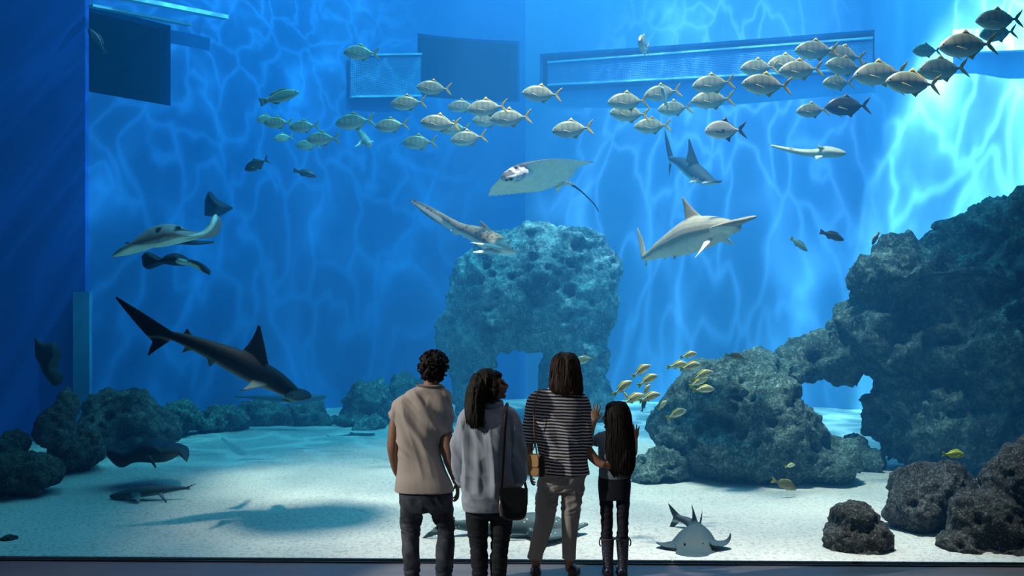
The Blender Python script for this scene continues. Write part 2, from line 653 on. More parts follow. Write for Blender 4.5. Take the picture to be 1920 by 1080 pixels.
# ------------------------------------------------------------------ hall floor, window
mf, t_ = new_mat('hall_floor')
co_ = t_.n('ShaderNodeTexCoord')
mp = t_.n('ShaderNodeMapping', {'Vector': co_.outputs['Object'], 'Scale': (0.8, 4.0, 1.0)})
n1 = t_.n('ShaderNodeTexNoise', {'Vector': mp, 'Scale': 2.0, 'Detail': 5.0})
c1 = t_.mix(n1.outputs[0], (0.26, 0.25, 0.26), (0.50, 0.47, 0.46))
rg = t_.ramp(n1.outputs[0], [(0.3, 0.32), (0.7, 0.55)])
t_.principled(c1, rg.outputs[0], bump=n1.outputs[0], bump_dist=0.01)
fl = MB()
fy0, fy1 = glass_y(-12) - 0.0, glass_y(12) - 0.0
fv = [(-12, -4, -0.3), (12, -4, -0.3), (12, fy1, -0.3), (-12, fy0, -0.3), (-12, -4, 0), (12, -4, 0), (12, fy1, 0), (-12, fy0, 0)]
fl.add(fv, [(3, 2, 1, 0), (4, 5, 6, 7), (0, 1, 5, 4), (1, 2, 6, 5), (2, 3, 7, 6), (3, 0, 4, 7)])
tag(fl.build('floor', mf, smooth=False), 'dark polished concrete floor of the viewing hall', kind='structure')

gm, t_ = new_mat('acrylic_pane')
fr = t_.n('ShaderNodeFresnel', {'IOR': 1.22})
tr = t_.n('ShaderNodeBsdfTransparent', {0: (0.985, 0.995, 0.995)})
gl = t_.n('ShaderNodeBsdfGlossy', {0: (1, 1, 1), 'Roughness': 0.02})
t_.out(t_.n('ShaderNodeMixShader', {0: fr.outputs[0], 1: tr, 2: gl}))
jm, t_ = new_mat('pane_joint')
tr = t_.n('ShaderNodeBsdfTransparent', {0: (0.96, 0.99, 0.99)})
gl = t_.n('ShaderNodeBsdfGlossy', {0: (1, 1, 1), 'Roughness': 0.25})
t_.out(t_.n('ShaderNodeMixShader', {0: 0.02, 1: tr, 2: gl}))


def slab_x(x0, x1, z0, z1, d0, d1, ends=True):
    mb = MB()
    v = []
    for z in (z0, z1):
        v += [(x0, glass_y(x0) + d0, z), (x1, glass_y(x1) + d0, z), (x1, glass_y(x1) + d1, z), (x0, glass_y(x0) + d1, z)]
    fs = [(3, 2, 1, 0), (4, 5, 6, 7), (0, 1, 5, 4), (2, 3, 7, 6)]
    return mb.add(v, fs + ([(1, 2, 6, 5), (3, 0, 4, 7)] if ends else []))


PXJ = at(1262, 900, 8.06).x
edges = [-8.0, -3.45, PXJ, 8.5]
for k in range(3):
    p = slab_x(edges[k] + 0.005, edges[k + 1] - 0.005, 0.0, 6.6, -0.05, 0.04, False).build('window_%d' % (k + 1), gm, None, False)
    tag(p, ['left acrylic pane of the tank window', 'wide middle acrylic pane of the tank window', 'right acrylic pane of the tank window'][k], kind='structure')
for k in (1, 2):
    p = slab_x(edges[k] - 0.012, edges[k] + 0.012, 0.0, 6.6, -0.045, 0.035, False).build('trim_%d' % k, jm, None, False)
    tag(p, 'clear bonded joint between two window panes', kind='structure')
p = slab_x(-8.0, 8.5, 0.0, 0.010, -0.065, -0.05).build('trim_3', plain('dark_gasket', (0.012, 0.013, 0.015), 0.5), None, False)
tag(p, 'dark gasket along the foot of the window', kind='structure')

# hall ceiling and the wall above the window (outside the picture, they keep the tank lamps out of the hall)
M_HALL = plain('dark_hall_paint', (0.04, 0.04, 0.05), 0.8)
p = MB().box((-12, -4, 6.6), (12, 7.75, 6.8)).build('ceiling', M_HALL, None, False)
tag(p, 'dark ceiling of the viewing hall', kind='structure')
p = slab_x(-12, 12, 6.6, 12.0, -0.16, 0.04).build('wall_front', M_HALL, None, False)
tag(p, 'dark wall above the tank window', kind='structure')
# ------------------------------------------------------------------ rocks
def make_rock_mat(name, dark, mid, pale, speck=0.5, spscale=16.0):
    m, t = new_mat(name)
    co = t.n('ShaderNodeNewGeometry').outputs['Position']
    n1 = t.n('ShaderNodeTexNoise', {'Vector': co, 'Scale': 2.2, 'Detail': 8.0, 'Roughness': 0.7})
    n2 = t.n('ShaderNodeTexNoise', {'Vector': co, 'Scale': spscale, 'Detail': 7.0, 'Roughness': 0.75})
    n3 = t.n('ShaderNodeTexNoise', {'Vector': co, 'Scale': 1.1, 'Detail': 3.0})
    vo = t.n('ShaderNodeTexVoronoi', {'Vector': co, 'Scale': 9.0})
    c = t.mix(t.ramp(n1.outputs[0], [(0.35, 0.0), (0.62, 1.0)]).outputs[0], dark, mid)
    where = t.math('MULTIPLY', t.ramp(n2.outputs[0], [(0.50, 0.0), (0.66, 1.0)]).outputs[0],
                   t.ramp(n3.outputs[0], [(0.38, 0.15), (0.62, 1.0)]).outputs[0])
    c = t.mix(t.math('MULTIPLY', where, speck).outputs[0], c, pale)
    n4 = t.n('ShaderNodeTexNoise', {'Vector': co, 'Scale': spscale * 2.6, 'Detail': 4.0, 'Roughness': 0.6})
    f4 = t.math('MULTIPLY', t.ramp(n4.outputs[0], [(0.56, 0.0), (0.64, 1.0)]).outputs[0], 0.6)
    c = t.mix(f4.outputs[0], c, tuple(0.8 * q for q in pale))
    f5 = t.math('MULTIPLY', t.ramp(n4.outputs[0], [(0.34, 1.0), (0.44, 0.0)]).outputs[0], 0.6)
    c = t.mix(f5.outputs[0], c, tuple(0.5 * q for q in dark))
    h = t.math('ADD', t.math('MULTIPLY', n2.outputs[0], 0.6).outputs[0], t.math('MULTIPLY', vo.outputs[0], 0.35).outputs[0])
    h = t.math('ADD', h, n1.outputs[0])
    t.principled(c, 0.9, bump=h.outputs[0], bump_dist=0.09, bump_str=0.9)
    return m


M_ROCK = make_rock_mat('reef_rock', (0.010, 0.040, 0.038), (0.06, 0.145, 0.13), (0.52, 0.70, 0.62), 0.9)
M_ARCH = make_rock_mat('arch_rock', (0.006, 0.030, 0.030), (0.045, 0.115, 0.105), (0.40, 0.54, 0.44), 0.9, 9.0)
M_ROCKD = make_rock_mat('dark_reef_rock', (0.020, 0.026, 0.028), (0.085, 0.09, 0.08), (0.42, 0.42, 0.37), 0.6)
M_ROCKN = make_rock_mat('near_rock', (0.005, 0.006, 0.007), (0.024, 0.027, 0.028), (0.36, 0.38, 0.35), 0.55, 20.0)
M_ROCKF = make_rock_mat('pitted_rock', (0.035, 0.07, 0.08), (0.20, 0.32, 0.30), (0.85, 0.92, 0.80), 1.0, 10.0)


def rock(name, blobs, voxel, mat, label, amp=0.10, freq=1.5, pits=0, pit_r=(0.04, 0.10), seed=1, cat='rock', group=None, pit_list=()):
    """blobs: (px, py, rx_px, rz_px, Y, ry_metres) ellipsoids melted into one rock"""
    mb = MB()
    for b in blobs:
        px, py, rx, rz, Y, ry = b
        mb.ellipsoid(at(px, py, Y), (rx / FPX * Y, ry, rz / FPX * Y))
    me = remeshed(mb, voxel, 3, name)
    co, no = get_co(me), get_no(me)
    d = amp * fbm(co, freq, 4, seed) + amp * 0.45 * fbm(co, freq * 4.5, 3, seed + 5)
    # ridged creases
    d -= amp * 0.55 * np.abs(fbm(co, freq * 1.3, 3, seed + 9)) ** 0.7
    rs = np.random.default_rng(seed)
    front = np.where(no[:, 1] < -0.15)[0]
    spots = []
    if pits and len(front):
        for k in rs.choice(front, pits):
            spots.append((co[k], rs.uniform(*pit_r) if rs.random() < 0.8 else rs.uniform(pit_r[1], pit_r[1] * 1.7)))
    for (px, py, r) in pit_list:
        ray = np.array(at(px, py, 1.0)) - np.array((0, 0, CAM_H))
        ray /= np.linalg.norm(ray)
        rel = co - np.array((0, 0, CAM_H))
        dist = rel @ ray
        perp = np.linalg.norm(rel - dist[:, None] * ray, axis=1)
        near = np.where(perp < 0.12)[0]
        if len(near):
            k = near[np.argmin(dist[near])]
            spots.append((co[k], r))
    for c, r in spots:
        dd = np.linalg.norm(co - c, axis=1) / r
        d -= r * 0.95 * (1 - sstep(0.55, 1.1, dd))
        d += r * 0.12 * np.exp(-((dd - 1.2) / 0.25) ** 2)
    set_co(me, co + no * d[:, None])
    org = np.mean(co, axis=0)
    org[2] = co[:, 2].min()
    o = link(name, me, mat, None, True, tuple(org))
    tag(o, label, cat, group)
    return o


rock('rock', [(1010, 505, 140, 72, 17.4, 0.85), (930, 560, 95, 105, 17.3, 0.75), (1075, 560, 88, 112, 17.4, 0.8), (880, 640, 58, 90, 17.3, 0.6),
              (1092, 660, 52, 85, 17.4, 0.65), (1000, 600, 105, 62, 17.4, 0.7), (885, 735, 42, 85, 17.3, 0.5), (1100, 755, 52, 75, 17.4, 0.55),
              (1075, 452, 66, 30, 17.4, 0.55), (945, 462, 60, 34, 17.4, 0.55), (1050, 715, 46, 82, 17.4, 0.5), (1010, 440, 60, 22, 17.4, 0.4), (1130, 500, 36, 50, 17.4, 0.5)],
     0.04, M_ROCKF, 'tall pitted rock pillar standing alone at the back of the tank', amp=0.10, freq=1.6, pits=80, pit_r=(0.05, 0.11), seed=3,
     pit_list=[(1094, 452, 0.13), (980, 448, 0.06), (1073, 450, 0.06), (1050, 466, 0.07), (918, 500, 0.08), (976, 500, 0.09), (905, 590, 0.09),
               (885, 520, 0.10), (1085, 490, 0.10), (1010, 535, 0.12), (1125, 575, 0.08), (830, 560, 0.07), (1140, 455, 0.05), (1035, 500, 0.06)])
rock('rock_arch', [(1760, 515, 165, 68, 12.9, 1.0), (1890, 460, 120, 95, 13.1, 1.2), (1668, 524, 74, 48, 12.6, 0.8), (1990, 480, 150, 150, 13.2, 1.2),
                   (1690, 640, 120, 70, 12.7, 0.85), (1850, 650, 150, 125, 12.6, 1.0), (1640, 610, 58, 80, 12.7, 0.7), (1760, 780, 118, 105, 12.5, 0.7),
                   (1890, 790, 130, 130, 12.4, 0.8), (1682, 770, 62, 90, 12.6, 0.6), (1715, 850, 72, 42, 12.5, 0.5), (1565, 672, 85, 34, 12.9, 0.5), (1612, 640, 45, 50, 12.9, 0.5),
                   (1510, 685, 50, 30, 12.95, 0.4), (2000, 800, 140, 160, 12.6, 1.0), (1690, 486, 60, 16, 12.5, 0.4)],
     0.05, M_ARCH, 'huge dark rock arch rising to the right edge of the tank', amp=0.30, freq=1.1, pits=90, pit_r=(0.05, 0.13), seed=5)
rock('rock', [(1365, 735, 90, 62, 12.1, 0.7), (1425, 765, 85, 78, 11.9, 0.7), (1460, 815, 88, 80, 11.7, 0.65), (1545, 865, 66, 48, 11.6, 0.5),
              (1385, 850, 105, 60, 11.8, 0.6), (1275, 800, 66, 62, 12.2, 0.6), (1455, 865, 145, 48, 11.7, 0.55), (1305, 755, 55, 55, 12.3, 0.5),
              (1415, 705, 96, 48, 12.5, 0.5), (1340, 712, 62, 46, 12.4, 0.5), (1462, 705, 44, 40, 12.5, 0.4)],
     0.035, M_ROCK, 'broad speckled rock mound leaning on the left foot of the arch', amp=0.11, freq=1.7, pits=130, pit_r=(0.03, 0.075), seed=8)
rock('rock', [(1243, 878, 50, 36, 11.7, 0.3), (1215, 890, 30, 24, 11.6, 0.25), (1280, 895, 24, 20, 11.7, 0.2)],
     0.03, M_ROCK, 'low grey rock clump on sand just right of the girl', amp=0.07, freq=3.0, pits=8, seed=11)
rock('rock', [(1625, 868, 40, 28, 12.35, 0.3), (1600, 850, 28, 40, 12.6, 0.25)],
     0.03, M_ROCK, 'small rock wedged on the sand under the arch opening', amp=0.06, freq=3.0, pits=4, seed=12)
rock('rock', [(1750, 928, 84, 62, 9.35, 0.45), (1805, 965, 62, 46, 9.2, 0.4), (1708, 958, 48, 44, 9.2, 0.35), (1760, 895, 55, 32, 9.4, 0.35)],
     0.024, M_ROCKN, 'dark grey boulder with a pale patch beneath the yellow fish', amp=0.07, freq=2.4, pits=16, pit_r=(0.02, 0.05), seed=15)
rock('rock', [(1600, 972, 44, 34, 8.6, 0.24), (1585, 1010, 48, 34, 8.55, 0.26), (1630, 1010, 42, 38, 8.55, 0.26), (1603, 1030, 64, 20, 8.52, 0.26)],
     0.018, M_ROCKN, 'small blunt grey boulder standing alone on sand near the glass', amp=0.045, freq=3.5, pits=14, pit_r=(0.015, 0.035), seed=17)
rock('rock', [(1905, 905, 64, 78, 8.75, 0.36), (1850, 985, 76, 70, 8.65, 0.38), (1800, 1025, 50, 34, 8.55, 0.3), (1965, 960, 120, 150, 8.8, 0.45), (1890, 1035, 110, 28, 8.5, 0.3)],
     0.022, M_ROCKN, 'largest near-black boulder pressed against the glass at the right edge', amp=0.07, freq=2.4, pits=26, pit_r=(0.02, 0.05), seed=19)
rock('rock', [(228, 775, 66, 52, 14.0, 0.6), (192, 805, 44, 50, 13.7, 0.5), (282, 800, 52, 36, 14.2, 0.5), (235, 822, 66, 34, 14.0, 0.5)],
     0.035, M_ROCKD, 'tallest rounded dark rock in the left row, by the side wall', amp=0.12, freq=1.9, pits=16, seed=23)
rock('rock', [(150, 838, 50, 44, 12.4, 0.45), (118, 860, 30, 24, 12.2, 0.3)],
     0.03, M_ROCKD, 'dark rounded rock between the left-edge boulder and the dark ray', amp=0.08, freq=2.5, pits=8, seed=25)
rock('rock', [(38, 890, 76, 42, 10.8, 0.45), (92, 884, 30, 34, 10.9, 0.3), (-60, 890, 60, 50, 10.9, 0.4)],
     0.028, M_ROCKD, 'dark boulder resting on sand at the left edge of the tank', amp=0.08, freq=2.4, pits=14, seed=27)
rock('rock', [(20, 838, 32, 30, 11.7, 0.3)],
     0.03, M_ROCKD, 'small dark knob of rock just behind the left-edge boulder', amp=0.06, freq=3.0, seed=29)
rock('rock', [(120, 790, 26, 60, 12.0, 0.3), (95, 800, 22, 38, 11.9, 0.3)],
     0.03, M_ROCKD, 'narrow dark upright rock in front of the blue reflection post', amp=0.07, freq=2.6, seed=31)
for i, (bl, lab) in enumerate([
        ([(342, 782, 42, 38, 15.3, 0.4)], 'rounded blue-grey rock next to the tallest left rock'),
        ([(420, 784, 46, 32, 15.9, 0.4), (386, 797, 26, 18, 15.7, 0.3)], 'low blue rock below the tail of the far shark'),
        ([(490, 778, 52, 36, 16.9, 0.45), (452, 792, 30, 16, 16.8, 0.3)], 'low humped blue rock right under the diving hammerhead'),
        ([(568, 780, 48, 34, 17.0, 0.45), (612, 790, 26, 14, 17.0, 0.3)], 'low blue rock straight below the head of the diving hammerhead'),
        ([(700, 758, 56, 48, 17.1, 0.5), (668, 788, 32, 22, 16.9, 0.4)], 'blue rock behind the left shoulder of the man'),
        ([(690, 800, 34, 14, 16.3, 0.3)], 'flat dark rock at the sand edge left of the man'),
        ([(765, 745, 44, 44, 17.4, 0.5), (800, 760, 38, 36, 17.3, 0.4)], 'blue rock hidden mostly by the head of the man')]):
    rock('rock', bl, 0.04, M_ROCK, lab, amp=0.15, freq=2.0, pits=5, seed=40 + i, group='far reef rocks')
rock('stone', [(16, 1011, 18, 8, 8.75, 0.08)], 0.012, M_ROCKN, 'small flat dark stone on sand in the bottom left corner', amp=0.012, freq=8, seed=60, cat='stone')
# ------------------------------------------------------------------ sharks and rays
def make_skin(name, spots=None, rough=0.65, grain=0.25, scale=14.0):
    m, t = new_mat(name)
    a = t.n('ShaderNodeAttribute', attribute_name='tint')
    co = t.n('ShaderNodeTexCoord').outputs['Object']
    nz = t.n('ShaderNodeTexNoise', {'Vector': co, 'Scale': scale, 'Detail': 6.0, 'Roughness': 0.7})
    v = t.ramp(nz.outputs[0], [(0.3, 1 - grain), (0.7, 1 + 0 * grain)])
    c = t.mix(1.0, a.outputs[0], v.outputs[0], 'MULTIPLY')
    if spots:
        vo = t.n('ShaderNodeTexVoronoi', {'Vector': co, 'Scale': spots[0], 'Randomness': 0.9})
        k = t.ramp(vo.outputs['Distance'], [(spots[1], 1.0), (spots[1] + 0.10, 0.0)])
        sep = t.n('ShaderNodeSeparateColor', {0: a.outputs[0]})
        back = t.ramp(sep.outputs[1], [(0.30, 1.0), (0.42, 0.0)])      # spots on the dark back only
        f = t.math('MULTIPLY', k.outputs[0], back.outputs[0])
        c = t.mix(f.outputs[0], c, spots[2])
    t.principled(c, rough, bump=nz.outputs[0], bump_dist=0.01, bump_str=0.4, Specular_IOR_Level=0.25)
    return m


M_SKIN = make_skin('shark_skin')
M_ZEBRA = make_skin('spotted_shark_skin', (17.0, 0.26, (0.045, 0.04, 0.028)))
M_WEDGE = make_skin('speckled_ray_skin', (18.0, 0.10, (0.55, 0.6, 0.58)))
M_EYE = plain('dark_eye', (0.008, 0.008, 0.01), 0.15, 0.0)


def P3(p):
    return at(*p)


def finish_animal(name, me, co, tint, mat, label, cat, group, eyes=(), eye_r=0.02):
    set_tint(me, tint)
    org = tuple(co.mean(axis=0))
    o = link(name, me, mat, None, True, org)
    tag(o, label, cat, group)
    for e in eyes:
        em = MB().ellipsoid(P3(e), (eye_r, eye_r, eye_r), seg=12, rings=8)
        em.build('eye', M_EYE, o)
    return o


def shark(name, spine, fins, label, back, belly, voxel=0.014, mat=None, up=(0, 0, 1), extra=None, eyes=(), eye_r=0.015, cut=-0.15,
          cat='shark', group=None, pale=()):
    """spine: (px, py, Y, half width px, half height px) from snout to tail;
    fins: (front root, rear root, tip, thickness m, lead, trail)"""
    mb = MB()
    pts = [at(s[0], s[1], s[2]) for s in spine]
    rad = [(s[3] / FPX * s[2], s[4] / FPX * s[2]) for s in spine]
    pp, rr = resample(pts, rad, 48)
    mb.tube(pp, rr, 20, up)
    for f in fins:
        mb.blade(P3(f[0]), P3(f[1]), P3(f[2]), f[3], f[4] if len(f) > 4 else 0.12, f[5] if len(f) > 5 else -0.10)
    if extra:
        extra(mb)
    me = remeshed(mb, voxel, 4, name)
    co = get_co(me)
    pd, rd = resample(pts, rad, 260)
    S = np.array([tuple(p) for p in pd])
    R = np.array([r[1] for r in rd])
    d2 = ((co[:, None, :] - S[None]) ** 2).sum(2)
    k = d2.argmin(1)
    U = np.array(Vector(up).normalized())
    h = ((co - S[k]) @ U) / np.maximum(R[k], 0.02)
    w = np.maximum(sstep(cut - 0.18, cut + 0.18, h), sstep(1.3, 1.7, -h))[:, None]
    tint = np.array(belly)[None] * (1 - w) + np.array(back)[None] * w
    for (p, r) in pale:                      # fins with pale undersides
        q = np.array(P3(p))
        f = (1 - sstep(r * 0.8, r * 1.2, np.linalg.norm(co - q, axis=1)))[:, None]
        tint = tint * (1 - f) + np.array(belly)[None] * f
    return finish_animal(name, me, co, tint, mat or M_SKIN, label, cat, group, eyes, eye_r)


def ray(name, top, edge, low, Y, depth, label, back, belly, voxel=0.014, mat=None, n=44, eyes=(), eye_r=0.015, extra=None, cat='ray',
        group=None, eyespots=(), yshift=None):
    """a ray seen along its chord: photo contours of its back, front rim and belly from wing tip to wing tip"""
    T = catmull(np.array(top, float), n)
    E = catmull(np.array(edge, float), n)
    L = catmull(np.array(low, float), n)
    mb = MB()
    loops = []
    ns = 24
    for i in range(n):
        u = i / (n - 1)
        w = max(0.06, math.sin(PI * u) ** 0.75)
        dy = depth * w
        yo = Y + (yshift(u) if yshift else 0)
        front = at(E[i, 0], E[i, 1], yo - dy * 0.45)
        tp = at(T[i, 0], T[i, 1], yo)
        lw = at(L[i, 0], L[i, 1], yo)
        # rear margin: hidden behind the back
        rear = tp.lerp(lw, 0.55) + Vector((0, dy * 0.6, 0))
        lp = []
        for j in range(ns):
            a = 2 * PI * j / ns
            c, s = math.cos(a), math.sin(a)
            x = front.lerp(rear, (1 - c) / 2)
            mid = front.lerp(rear, 0.43)
            off = (tp - mid) * max(s, 0) ** 0.8 + (lw - mid) * max(-s, 0) ** 0.8
            lp.append(x + off)
        loops.append(lp)
    mb.rings(loops)
    co0 = np.array([tuple(p) for l in loops for p in l]).reshape(n, ns, 3)
    if extra:
        extra(mb)
    me = remeshed(mb, voxel, 3, name)
    co = get_co(me)
    # belly: below the rim line of the nearest section
    cen = co0.mean(1)
    k = ((co[:, None, :] - cen[None]) ** 2).sum(2).argmin(1)
    no = get_no(me)
    rim_z = co0[k, 0, 2] * 0.5 + co0[k, ns // 2, 2] * 0.5
    rim_z = np.where(co[:, 1] < cen[k, 1], co0[k, 0, 2], rim_z)
    w = sstep(-0.010, 0.010, co[:, 2] - rim_z)[:, None]
    tint = np.array(belly)[None] * (1 - w) + np.array(back)[None] * w
    for es in eyespots:
        p, r = es[:2]
        q = np.array(P3(p))
        f = (1 - sstep(r * 0.6, r * 1.3, np.linalg.norm(co[:, [0, 2]] - q[[0, 2]], axis=1)))[:, None]
        tint = tint * (1 - f) + np.array(es[2] if len(es) > 2 else (0.01, 0.012, 0.015))[None] * f
    return finish_animal(name, me, co, tint, mat or M_SKIN, label, cat, group, eyes, eye_r)


def F(a, b, t, Y, th, lead=0.12, trail=-0.10, dt=0.0):
    """fin from photo points at distance Y; dt moves the tip in depth"""
    return ((a[0], a[1], Y), (b[0], b[1], Y), (t[0], t[1], Y + dt), th, lead, trail)


# diving dark hammerhead, left
def hammer1(mb):
    c = at(548, 739, 9.9)
    mb.tube([c + Vector((0.02, -0.36, -0.03)), c + Vector((0.06, -0.2, -0.01)), c + Vector((0.085, 0, 0)), c + Vector((0.06, 0.2, 0.01)), c + Vector((0.02, 0.36, 0.0))],
            [(0.05, 0.016), (0.085, 0.022), (0.11, 0.028), (0.085, 0.022), (0.05, 0.016)], 14, (0.35, 0, 1), sub=20)


shark('shark', [(576, 747, 9.95, 6, 2.5), (562, 743, 9.93, 14, 7), (545, 733, 9.9, 19, 14), (515, 714, 9.85, 22, 20), (480, 697, 9.75, 24, 24), (440, 676, 9.65, 23, 23),
                (400, 658, 9.55, 18, 18), (360, 642, 9.45, 12, 13), (328, 631, 9.4, 7, 9), (303, 625, 9.38, 3, 6)],
      [F((505, 686), (452, 657), (489, 611), 9.7, 0.05, 0.02, -0.14), F((364, 632), (342, 626), (352, 616), 9.45, 0.02, 0.0, -0.1),
       F((326, 622), (288, 645), (219, 555), 9.38, 0.035, 0.02, 0.04), F((320, 640), (292, 628), (279, 668), 9.38, 0.03, -0.02, 0.1),
       F((505, 722), (470, 712), (452, 733), 9.6, 0.04, 0.05, -0.1, -0.35), F((505, 716), (480, 704), (520, 722), 10.0, 0.04, 0.1, -0.1, 0.5),
       F((408, 678), (386, 668), (392, 690), 9.5, 0.025, 0.1, 0), F((366, 656), (346, 650), (341, 662), 9.43, 0.02, 0.0, 0.0)],
      'large near-black hammerhead shark diving head down at the left', (0.006, 0.008, 0.010), (0.20, 0.24, 0.20), 0.009, extra=hammer1, cut=-0.72, eye_r=0.014,
      eyes=[(548, 741, 9.55)])


# pale hammerhead, right
def hammer2(mb):
    pts = [at(1333, 433, 10.85), at(1345, 428, 10.8), at(1372, 421, 10.85), at(1398, 412, 11.0), at(1415, 407, 11.15)]
    mb.tube(pts, [(0.035, 0.022), (0.09, 0.032), (0.14, 0.042), (0.085, 0.03), (0.03, 0.02)], 14, (0, 0.3, 1), sub=24)
    mb.ellipsoid(at(1368, 427, 11.0), (0.13, 0.16, 0.07))


shark('shark', [(1378, 424, 10.95, 16, 8), (1358, 427, 11.05, 26, 19), (1330, 433, 11.2, 29, 29), (1300, 441, 11.4, 30, 33), (1270, 454, 11.6, 25, 27), (1243, 466, 11.8, 18, 17),
                (1222, 477, 12.0, 10, 11), (1206, 484, 12.1, 5, 6)],
      [F((1322, 408), (1283, 428), (1282, 369), 11.35, 0.05, -0.10, -0.08), F((1212, 474), (1203, 488), (1195, 424), 12.1, 0.03, 0.10, 0.08, 0.25),
       F((1214, 486), (1207, 488), (1214, 512), 12.1, 0.02, 0.0, 0.0, 0.1), F((1243, 452), (1229, 462), (1229, 453), 11.8, 0.02, 0.05, -0.1),
       F((1338, 448), (1318, 455), (1303, 484), 11.05, 0.035, 0.05, -0.05, -0.3), F((1356, 442), (1335, 452), (1376, 460), 11.3, 0.035, 0.10, -0.08, 0.4),
       F((1272, 478), (1262, 480), (1262, 491), 11.6, 0.02, 0.0, 0.0, -0.1), F((1252, 482), (1244, 483), (1243, 491), 11.8, 0.02)],
      'beige hammerhead shark showing its wide pale hammer at the right', (0.40, 0.39, 0.30), (0.72, 0.74, 0.66), 0.0095, extra=hammer2, cut=-0.35,
      eyes=[(1335, 432, 10.82), (1414, 407, 11.12)], eye_r=0.014, pale=[((1303, 484, 10.75), 0.22), ((1376, 460, 11.7), 0.3)])


# distant hammerhead with thin upright tail
def hammer3(mb):
    c = at(1338, 341, 13.9)
    mb.tube([at(1318, 344, 13.7), at(1330, 342, 13.8), at(1342, 341, 13.9), at(1352, 339, 14.1)], [(0.03, 0.016), (0.08, 0.03), (0.08, 0.026), (0.02, 0.012)], 12, sub=14)


shark('shark', [(1338, 341, 13.8, 9, 5), (1325, 337, 13.9, 14, 11), (1308, 326, 14.1, 16, 16), (1290, 313, 14.3, 14, 15), (1272, 303, 14.5, 9, 9), (1258, 299, 14.7, 4, 5)],
      [F((1318, 322), (1284, 302), (1294, 261), 14.1, 0.05, -0.06, -0.10), F((1264, 298), (1254, 303), (1247, 241), 14.7, 0.035, 0.02, 0.08),
       F((1261, 301), (1254, 300), (1255, 333), 14.7, 0.03, 0, 0.05), F((1312, 340), (1298, 330), (1290, 343), 13.9, 0.03, 0.1, -0.1, -0.3),
       F((1320, 338), (1305, 330), (1335, 348), 14.2, 0.03, 0.1, -0.1, 0.4)],
      'distant dark shark with tall thin tail, above the beige hammerhead', (0.06, 0.09, 0.11), (0.66, 0.72, 0.66), 0.012, extra=hammer3, cut=-0.3)

# small pale shark, upper right
shark('shark', [(1586, 288, 12.6, 3, 3), (1573, 287, 12.6, 9, 8), (1550, 285, 12.65, 12, 11), (1528, 287, 12.7, 9, 8), (1500, 285, 12.75, 6, 6), (1470, 279, 12.8, 4, 4), (1446, 273, 12.85, 2, 2.5)],
      [F((1550, 277), (1531, 280), (1533, 271), 12.6, 0.03, 0.05, -0.05), F((1545, 293), (1526, 293), (1531, 300), 12.5, 0.03, 0.05, 0.0, -0.2),
       F((1478, 279), (1458, 278), (1438, 271), 12.85, 0.03, 0.0, 0.05), F((1492, 280), (1482, 279), (1482, 274), 12.75, 0.02)],
      'small slender pale shark below the school at upper right', (0.34, 0.42, 0.32), (0.62, 0.70, 0.58), 0.0095, cut=0.45)

# spotted zebra shark
shark('shark', [(968, 474, 12.2, 7, 4), (955, 468, 12.2, 19, 10), (935, 459, 12.25, 22, 17), (910, 447, 12.35, 19, 19), (890, 438, 12.45, 14, 15), (868, 430, 12.55, 10, 11), (845, 417, 12.65, 6, 8),
                (810, 394, 12.75, 3, 5), (772, 374, 12.85, 1.2, 2)],
      [F((876, 426), (852, 436), (768, 373), 12.68, 0.045, 0.035, 0.13), F((868, 438), (838, 428), (854, 443), 12.6, 0.03, 0.0, 0.0),
       F((926, 434), (900, 428), (900, 412), 12.35, 0.035, 0.10, -0.10), F((902, 427), (878, 426), (879, 421), 12.45, 0.03, 0.1, -0.1),
       F((950, 462), (930, 458), (963, 448), 12.2, 0.035, 0.05, -0.1, -0.1), F((950, 470), (912, 456), (883, 455), 12.05, 0.045, 0.08, -0.06, -0.25),
       F((944, 475), (908, 464), (888, 474), 12.05, 0.045, 0.08, -0.06, -0.3), F((876, 440), (864, 437), (868, 448), 12.5, 0.02)],
      'spotted grey shark with a very long tail and white underside', (0.19, 0.19, 0.14), (0.80, 0.82, 0.76), 0.011, M_ZEBRA, cut=-0.25,
      pale=[((963, 448, 12.1), 0.14), ((886, 456, 11.8), 0.30), ((888, 474, 11.75), 0.30), ((945, 476, 12.1), 0.17), ((928, 474, 12.0), 0.20), ((910, 468, 12.0), 0.18)], eyes=[(961, 465, 12.08)], eye_r=0.01)

# grey shark cruising over the sand, left
shark('shark', [(205, 931, 10.5, 3, 3), (222, 929, 10.5, 9, 7), (255, 923, 10.5, 14, 10), (295, 919, 10.5, 12, 9), (330, 916, 10.5, 6, 5), (352, 915, 10.5, 2.5, 3)],
      [F((240, 926), (268, 926), (262, 946), 10.4, 0.025, 0.1, -0.05, -0.2), F((292, 924), (306, 922), (317, 950), 10.4, 0.02, 0.05, 0.0, -0.2),
       F((262, 915), (284, 913), (284, 905), 10.5, 0.025, 0.1, -0.1), F((342, 914), (352, 916), (371, 905), 10.5, 0.02, 0.0, 0.05), F((344, 916), (352, 915), (366, 922), 10.5, 0.02, 0.0, 0.05)],
      'slim grey shark gliding low over the sand at lower left', (0.05, 0.10, 0.12), (0.16, 0.24, 0.26), 0.012, cut=-0.4)

